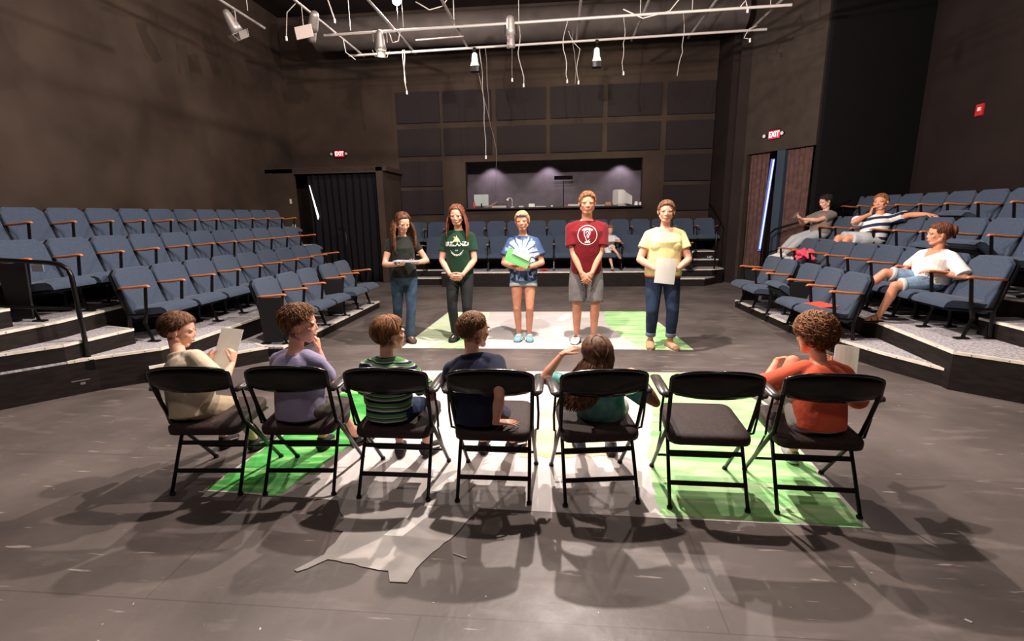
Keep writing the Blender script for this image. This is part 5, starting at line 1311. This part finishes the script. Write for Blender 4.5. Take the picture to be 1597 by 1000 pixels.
cable('pale cord with a square plug hanging under the top left lamps', [(-3.74, 7.5, 4.62), (-3.90, 7.5, 4.50), (-3.945, 7.5, 4.18)], .006, wig=.002, seed=18)
cable('bundle of pale cables by the second left grid pipe', [(-3.45, 7.7, 4.95), (-3.35, 7.7, 4.62), (-3.28, 7.7, 4.45)], .010, wig=.02, seed=19)
cable('drooping cable at the top of the photo right of the bulb', [(-2.1, 7.9, 4.7), (-1.9, 7.9, 4.58), (-1.7, 7.9, 4.62), (-1.55, 7.9, 4.8)], .008, plug=False, wig=0, seed=20)

# ---------------------------------------------------------------- exit signs
def exit_sign(label, loc, rz, s=1.):
    e = empty('exit_sign', label, 'exit sign', loc, rz)      # faces local -Y
    MB().box((0, 0, 0), (.31 * s, .05, .20 * s), bev=.008).build('housing', M_black, e)
    f = MB().box((0, -.028, 0), (.26 * s, .006, .15 * s)).build('sign_face', mat('exit red glow', (.85, .03, .05), emit=.55), e)
    mb = MB()
    for p in text_polys('EXIT', .125 * s, bold=.003):
        n = len(p); v = [(x * .95, -.034, z * 1.15) for x, z in p] + [(x * .95, -.031, z * 1.15) for x, z in p]
        mb.add(v, [tuple(range(n)), tuple(range(n, 2 * n))[::-1]] + [(k, n + k, n + (k + 1) % n, (k + 1) % n) for k in range(n)])
    mb.build('lettering', mat('exit letters glow', (1, .62, .62), emit=1.3), f)
    for sd in (-1, 1):
        h = MB().seg((sd * .21 * s, -.01, 0), (sd * .21 * s, -.06, -.005), .035 * s, .042 * s, 14, False, True).build('lamp_head', M_black, e, smooth=True)
        MB().seg((sd * .21 * s, -.06, -.005), (sd * .21 * s, -.066, -.005), .036 * s, .034 * s, 14, True, True).build('lens', M_lens, h)
        MB().tube([(sd * .15 * s, 0, 0), (sd * .19 * s, 0, 0)], .01, 6).build('arm', M_black, e)
exit_sign('red lit EXIT sign above the left black curtain', (-5.675, 12.92, 3.215), 0, .95)
exit_sign('red lit EXIT sign above the right brown curtains', (4.335, 10.765, 3.075), -64, 1.0)
# left side plates
def plate(name, label, cat, loc, size, m, rz=0):
    o = tag(MB().box((0, 0, 0), size, bev=min(size) * .2).build(name, m), label, cat); o.location = loc; o.rotation_euler = (0, 0, R(rz)); return o
plate('switch_plate', 'small cream switch plate on the dark wall left of the left curtain, upper one', 'switch', (-6.42, 11.59, 1.99), (.05, .012, .11), mat('cream plastic', (.6, .52, .38)))
plate('thermostat', 'small white rounded switch on the dark wall, below the cream plate', 'switch', (-6.40, 11.59, 1.40), (.07, .02, .09), M_white)
e = empty('fire_alarm', 'red fire alarm strobe high on the right wall', 'alarm', (6.69, 8.93, 3.10), 90)
MB().box((0, .0, 0), (.13, .05, .18), bev=.01).build('housing', M_red, e); MB().box((-.02, .03, .01), (.05, .03, .06), bev=.008).build('strobe', M_white, e)

# ---------------------------------------------------------------- handrails
def rail(label, paths, r=.019, base=None):
    e = empty('handrail', label, 'handrail', (0, 0, 0))
    for i, (n_, p, rr) in enumerate(paths): MB().tube(p, rr, 10).build(n_, M_blackmetal, e, smooth=True)
    if base: MB().box(base, (.12, .05, .09), rot=Matrix.Rotation(R(40), 3, 'Z')).build('base_bracket', M_blackmetal, e)
    return e
rail('black handrail with a glossy curved top on the left bank steps', [('post', [(-4.47, 4.10, .26), (-4.47, 4.10, 1.10), (-4.49, 4.10, 1.17), (-4.55, 4.09, 1.215), (-4.66, 4.08, 1.235), (-5.35, 4.02, 1.285), (-6.3, 3.95, 1.36)], .021), ('mid_rail', [(-4.47, 4.10, .80), (-5.35, 4.02, .84), (-6.3, 3.95, .9)], .013)], base=(-4.45, 4.055, .27))
rail('black handrail at the right end of the back seating section', [('post', [(3.50, 11.27, .2), (3.50, 11.27, 1.12), (3.52, 11.33, 1.20), (3.66, 11.55, 1.33), (3.70, 12.6, 1.75)], .02)], base=(3.50, 11.24, .27))
rail('black handrail in front of the right brown curtains', [('top_rail', [(4.28, 10.45, .33), (4.28, 10.45, 1.12), (4.33, 10.35, 1.22), (4.72, 9.62, 1.45), (5.3, 9.62, 1.75)], .02), ('mid_rail', [(4.28, 10.45, .75), (4.72, 9.65, 1.02)], .013)])
rail('dark handrail by the left black curtain', [('top_rail', [(-5.1, 11.2, 1.35), (-4.95, 11.15, 1.32), (-4.9, 11.12, 1.2), (-4.9, 11.12, .0)], .018)])

# ---------------------------------------------------------------- things on the booth counter (top z 1.77)
ZC = 1.771
e = empty('computer_monitor', 'flat grey computer monitor seen from behind on the booth counter', 'monitor', (-1.98, 13.0, ZC))
MB().box((0, 0, .20), (.38, .03, .29), bev=.006, rot=Matrix.Rotation(R(4), 3, 'X')).build('screen', mat('grey monitor', (.42, .47, .47), .5), e); MB().box((0, 0, .01), (.2, .12, .02)).tube([(0, 0, .02), (0, 0, .12)], .02, 8).build('stand', M_blackmetal, e)
e = empty('red_bottle', 'small red bottle at the left end of the booth counter', 'bottle', (-2.17, 12.93, ZC)); MB().seg((0, 0, 0), (0, 0, .13), .03, .03, 12, True).build('bottle_body', M_red, e, smooth=True); MB().seg((0, 0, .15), (0, 0, .18), .012, .012, 8, True, True).build('cap', M_black, e)
e = empty('sound_mixer', 'silver and black sound mixer beside the monitor on the booth counter', 'mixer', (-1.50, 12.98, ZC))
MB().add(*boxpoly([(-.14, 0), (.14, 0), (.14, .10), (-.14, .05)], 0, .38)).build('mixer_body', M_silver, e)
for i in range(6): MB().seg((-.15 + i * .06, .02, .07), (-.15 + i * .06, .02, .10), .014, .012, 8, True, True).build('knob', M_black, e)
for i, (x0, x1) in enumerate(((-1.9, -1.72), (-1.85, -1.6), (-1.78, -1.56))):
    tag(MB().tube([(x0, 12.92, ZC + .01), ((x0 + x1) / 2, 12.90, ZC + .03 + .03 * i), (x1, 12.95, ZC + .06 + .05 * i)], .008, 6).build('loose_cable', mat('tan cable', (.5, .33, .25), .6), smooth=True), 'tan cable tangled between the monitor and the mixer, %s one' % ('lowest', 'middle', 'highest')[i], 'cable')
e = empty('desk_lamp', 'white gooseneck desk lamp on the booth counter', 'lamp', (-1.17, 12.98, ZC))
MB().seg((0, 0, 0), (0, 0, .02), .05, .05, 14, True, True).build('base', M_white, e)
MB().tube([(0, 0, .02)] + [(-.06 + .06 * math.cos(R(a)), 0, .17 + .08 * math.sin(R(a))) for a in (0, 30, 60, 90, 120, 150)], .007, 6).build('gooseneck', M_white, e, smooth=True); MB().seg((-.10, 0, .23), (-.13, 0, .18), .02, .04, 12, False, True).build('lamp_shade', M_white, e, smooth=True)
plate('tissue_box', 'small white box on the booth counter left of the music stand', 'box', (-.66, 12.96, ZC + .045), (.16, .11, .09), M_white)
plate('paper_stack', 'flat stack of white papers beside the small white box on the booth counter', 'papers', (-.43, 12.96, ZC + .012), (.27, .2, .022), M_paper)
plate('crumpled_cloth', 'small pale lump on the booth counter right of the desk lamp', 'cloth', (-.93, 12.95, ZC + .02), (.12, .1, .04), M_paper)
plate('tape_roll', 'small pale tape roll on the booth counter below the music stand', 'tape', (-.14, 12.9, ZC + .02), (.05, .05, .04), M_white)
plate('script_binder', 'thick white binder on the booth counter behind the tall boy', 'binder', (.42, 12.96, ZC + .03), (.30, .22, .055), M_paper)
plate('red_folder', 'thin red folder left of the white binder on the booth counter', 'folder', (.24, 12.92, ZC + .01), (.14, .2, .018), M_red)
plate('keyboard', 'flat grey keyboard on the booth counter right of the tall boy', 'keyboard', (1.02, 12.95, ZC + .015), (.36, .14, .028), mat('grey monitor', (0, 0, 0)))
plate('cardboard_box', 'small brown cardboard box left of the beige computer monitor', 'box', (1.29, 13.0, ZC + .05), (.15, .14, .10), mat('cardboard', (.40, .22, .12), .8))
e = empty('spray_bottle', 'clear bottle behind the tall boy on the booth counter', 'bottle', (.63, 13.05, ZC)); MB().seg((0, 0, 0), (0, 0, .19), .04, .04, 12, True).build('bottle_body', mat('cloudy plastic', (.35, .33, .33), .3), e, smooth=True); MB().seg((0, 0, .22), (0, 0, .30), .015, .02, 8, True, True).build('nozzle', M_darkcable, e)
e = empty('old_computer_monitor', 'bulky white cathode ray computer monitor at the right of the booth counter', 'monitor', (1.60, 13.0, ZC), 18)
MB().loft([((-.14, 0, .21), V(0, 1, 0), V(0, 0, 1), .17, .19), ((.02, 0, .21), V(0, 1, 0), V(0, 0, 1), .18, .19), ((.10, 0, .19), V(0, 1, 0), V(0, 0, 1), .14, .15), ((.27, 0, .13), V(0, 1, 0), V(0, 0, 1), .11, .12)], n=24, p=7).build('monitor_case', M_white, e, auto=35)
MB().box((.276, 0, .13), (.008, .16, .16)).build('rear_panel', mat('warm grey plastic', (.45, .43, .38), .6), e); MB().box((0, 0, .012), (.22, .22, .024)).build('stand', M_white, e)
e = empty('white_mug', 'white mug right of the bulky white monitor', 'mug', (1.99, 12.95, ZC)); MB().seg((0, 0, 0), (0, 0, .10), .05, .035, 14, True, True).build('cup', M_white, e, smooth=True); MB().tube([(.035, 0, .08), (.07, 0, .06), (.04, 0, .025)], .006, 6).build('handle', M_white, e)
plate('tape_dispenser', 'small white dispenser at the right end of the booth counter', 'dispenser', (2.08, 12.9, ZC + .04), (.04, .08, .08), M_white)
e = empty('music_stand', 'black music stand in front of the booth back wall', 'music stand', (.16, 13.9, 1.45))
MB().tube([(0, 0, .02), (0, 0, 1.02)], .011, 8).build('pole', M_blackmetal, e)
for a in (90, 210, 330): MB().tube([(0, 0, .10), (.2 * math.cos(R(a)), .2 * math.sin(R(a)), .01)], .008, 6).build('leg', M_blackmetal, e)
MB().box((0, -.02, 1.10), (.50, .012, .16), rot=Matrix.Rotation(R(60), 3, 'X')).box((0, -.06, 1.03), (.5, .05, .012)).build('desk', M_blackmetal, e)

# ---------------------------------------------------------------- things left on seats and steps
def crumple(name, label, cat, loc, size, m, n=46, seed=1, rz=0):
    rnd = random.Random(seed); mb = MB()
    for i in range(n):
        a = rnd.uniform(0, 6.28); p = Vector((math.cos(a) * size[0] * rnd.uniform(0, .5), math.sin(a) * size[1] * rnd.uniform(0, .5), rnd.uniform(.1, .8) * size[2]))
        mb.ell(p, (size[0] * rnd.uniform(.06, .2), size[1] * rnd.uniform(.06, .2), size[2] * rnd.uniform(.1, .25)), Euler((rnd.uniform(0, 3), rnd.uniform(0, 3), 0)).to_matrix(), nu=8, nv=6)
    o = mb.build(name, m, None, remesh=.008, sm=2); o.location = loc; o.rotation_euler = (0, 0, R(rz)); return tag(o, label, cat)
crumple('crumpled_jacket', 'bright pink jacket heaped over an armrest in the second row of the right bank', 'jacket', (4.02, 8.38, .80), (.26, .42, .17), mat('pink fabric', (.75, .07, .14), .7), seed=4)
crumple('white_sneakers_bag', 'small white cloth bundle on the seat at the far end of the second right row', 'cloth', (3.98, 8.80, .74), (.16, .22, .07), M_paper, seed=5, n=24)
o = plate('red_folder', 'red folder lying on a seat in the front row of the right bank', 'folder', (3.04, 5.86, .515), (.23, .30, .012), mat('coral red card', (.80, .08, .05), .5), 12); o.rotation_euler = (0, R(-3), R(12))
crumple('red_bag', 'small red bag on the riser edge behind the girl in tie-dye and the tall boy', 'bag', (-.30, 11.02, .345), (.22, .12, .05), M_red, seed=6, n=24)
crumple('black_bag', 'black bag on the lower back riser beside the woman in yellow', 'bag', (2.93, 11.12, .35), (.34, .18, .14), M_black, seed=7, n=30)
crumple('water_bottle_pouch', 'small pale blue bundle on the steps at the right end of the back section', 'bundle', (3.60, 11.95, .51), (.14, .10, .06), mat('pale blue cloth', (.40, .52, .58), .7), seed=8, n=20)
plate('white_booklet', 'white booklet lying on a seat at the right edge of the third row', 'booklet', (4.72, 6.5, 1.10), (.18, .26, .008), M_paper, 10)
o = plate('seat_number_plate', 'small pale number plate on the dark end panel at the left edge of the photo', 'plate', (-4.86, 4.155, 1.18), (.12, .004, .07), mat('pale plate', (.35, .38, .42), .5), 0)
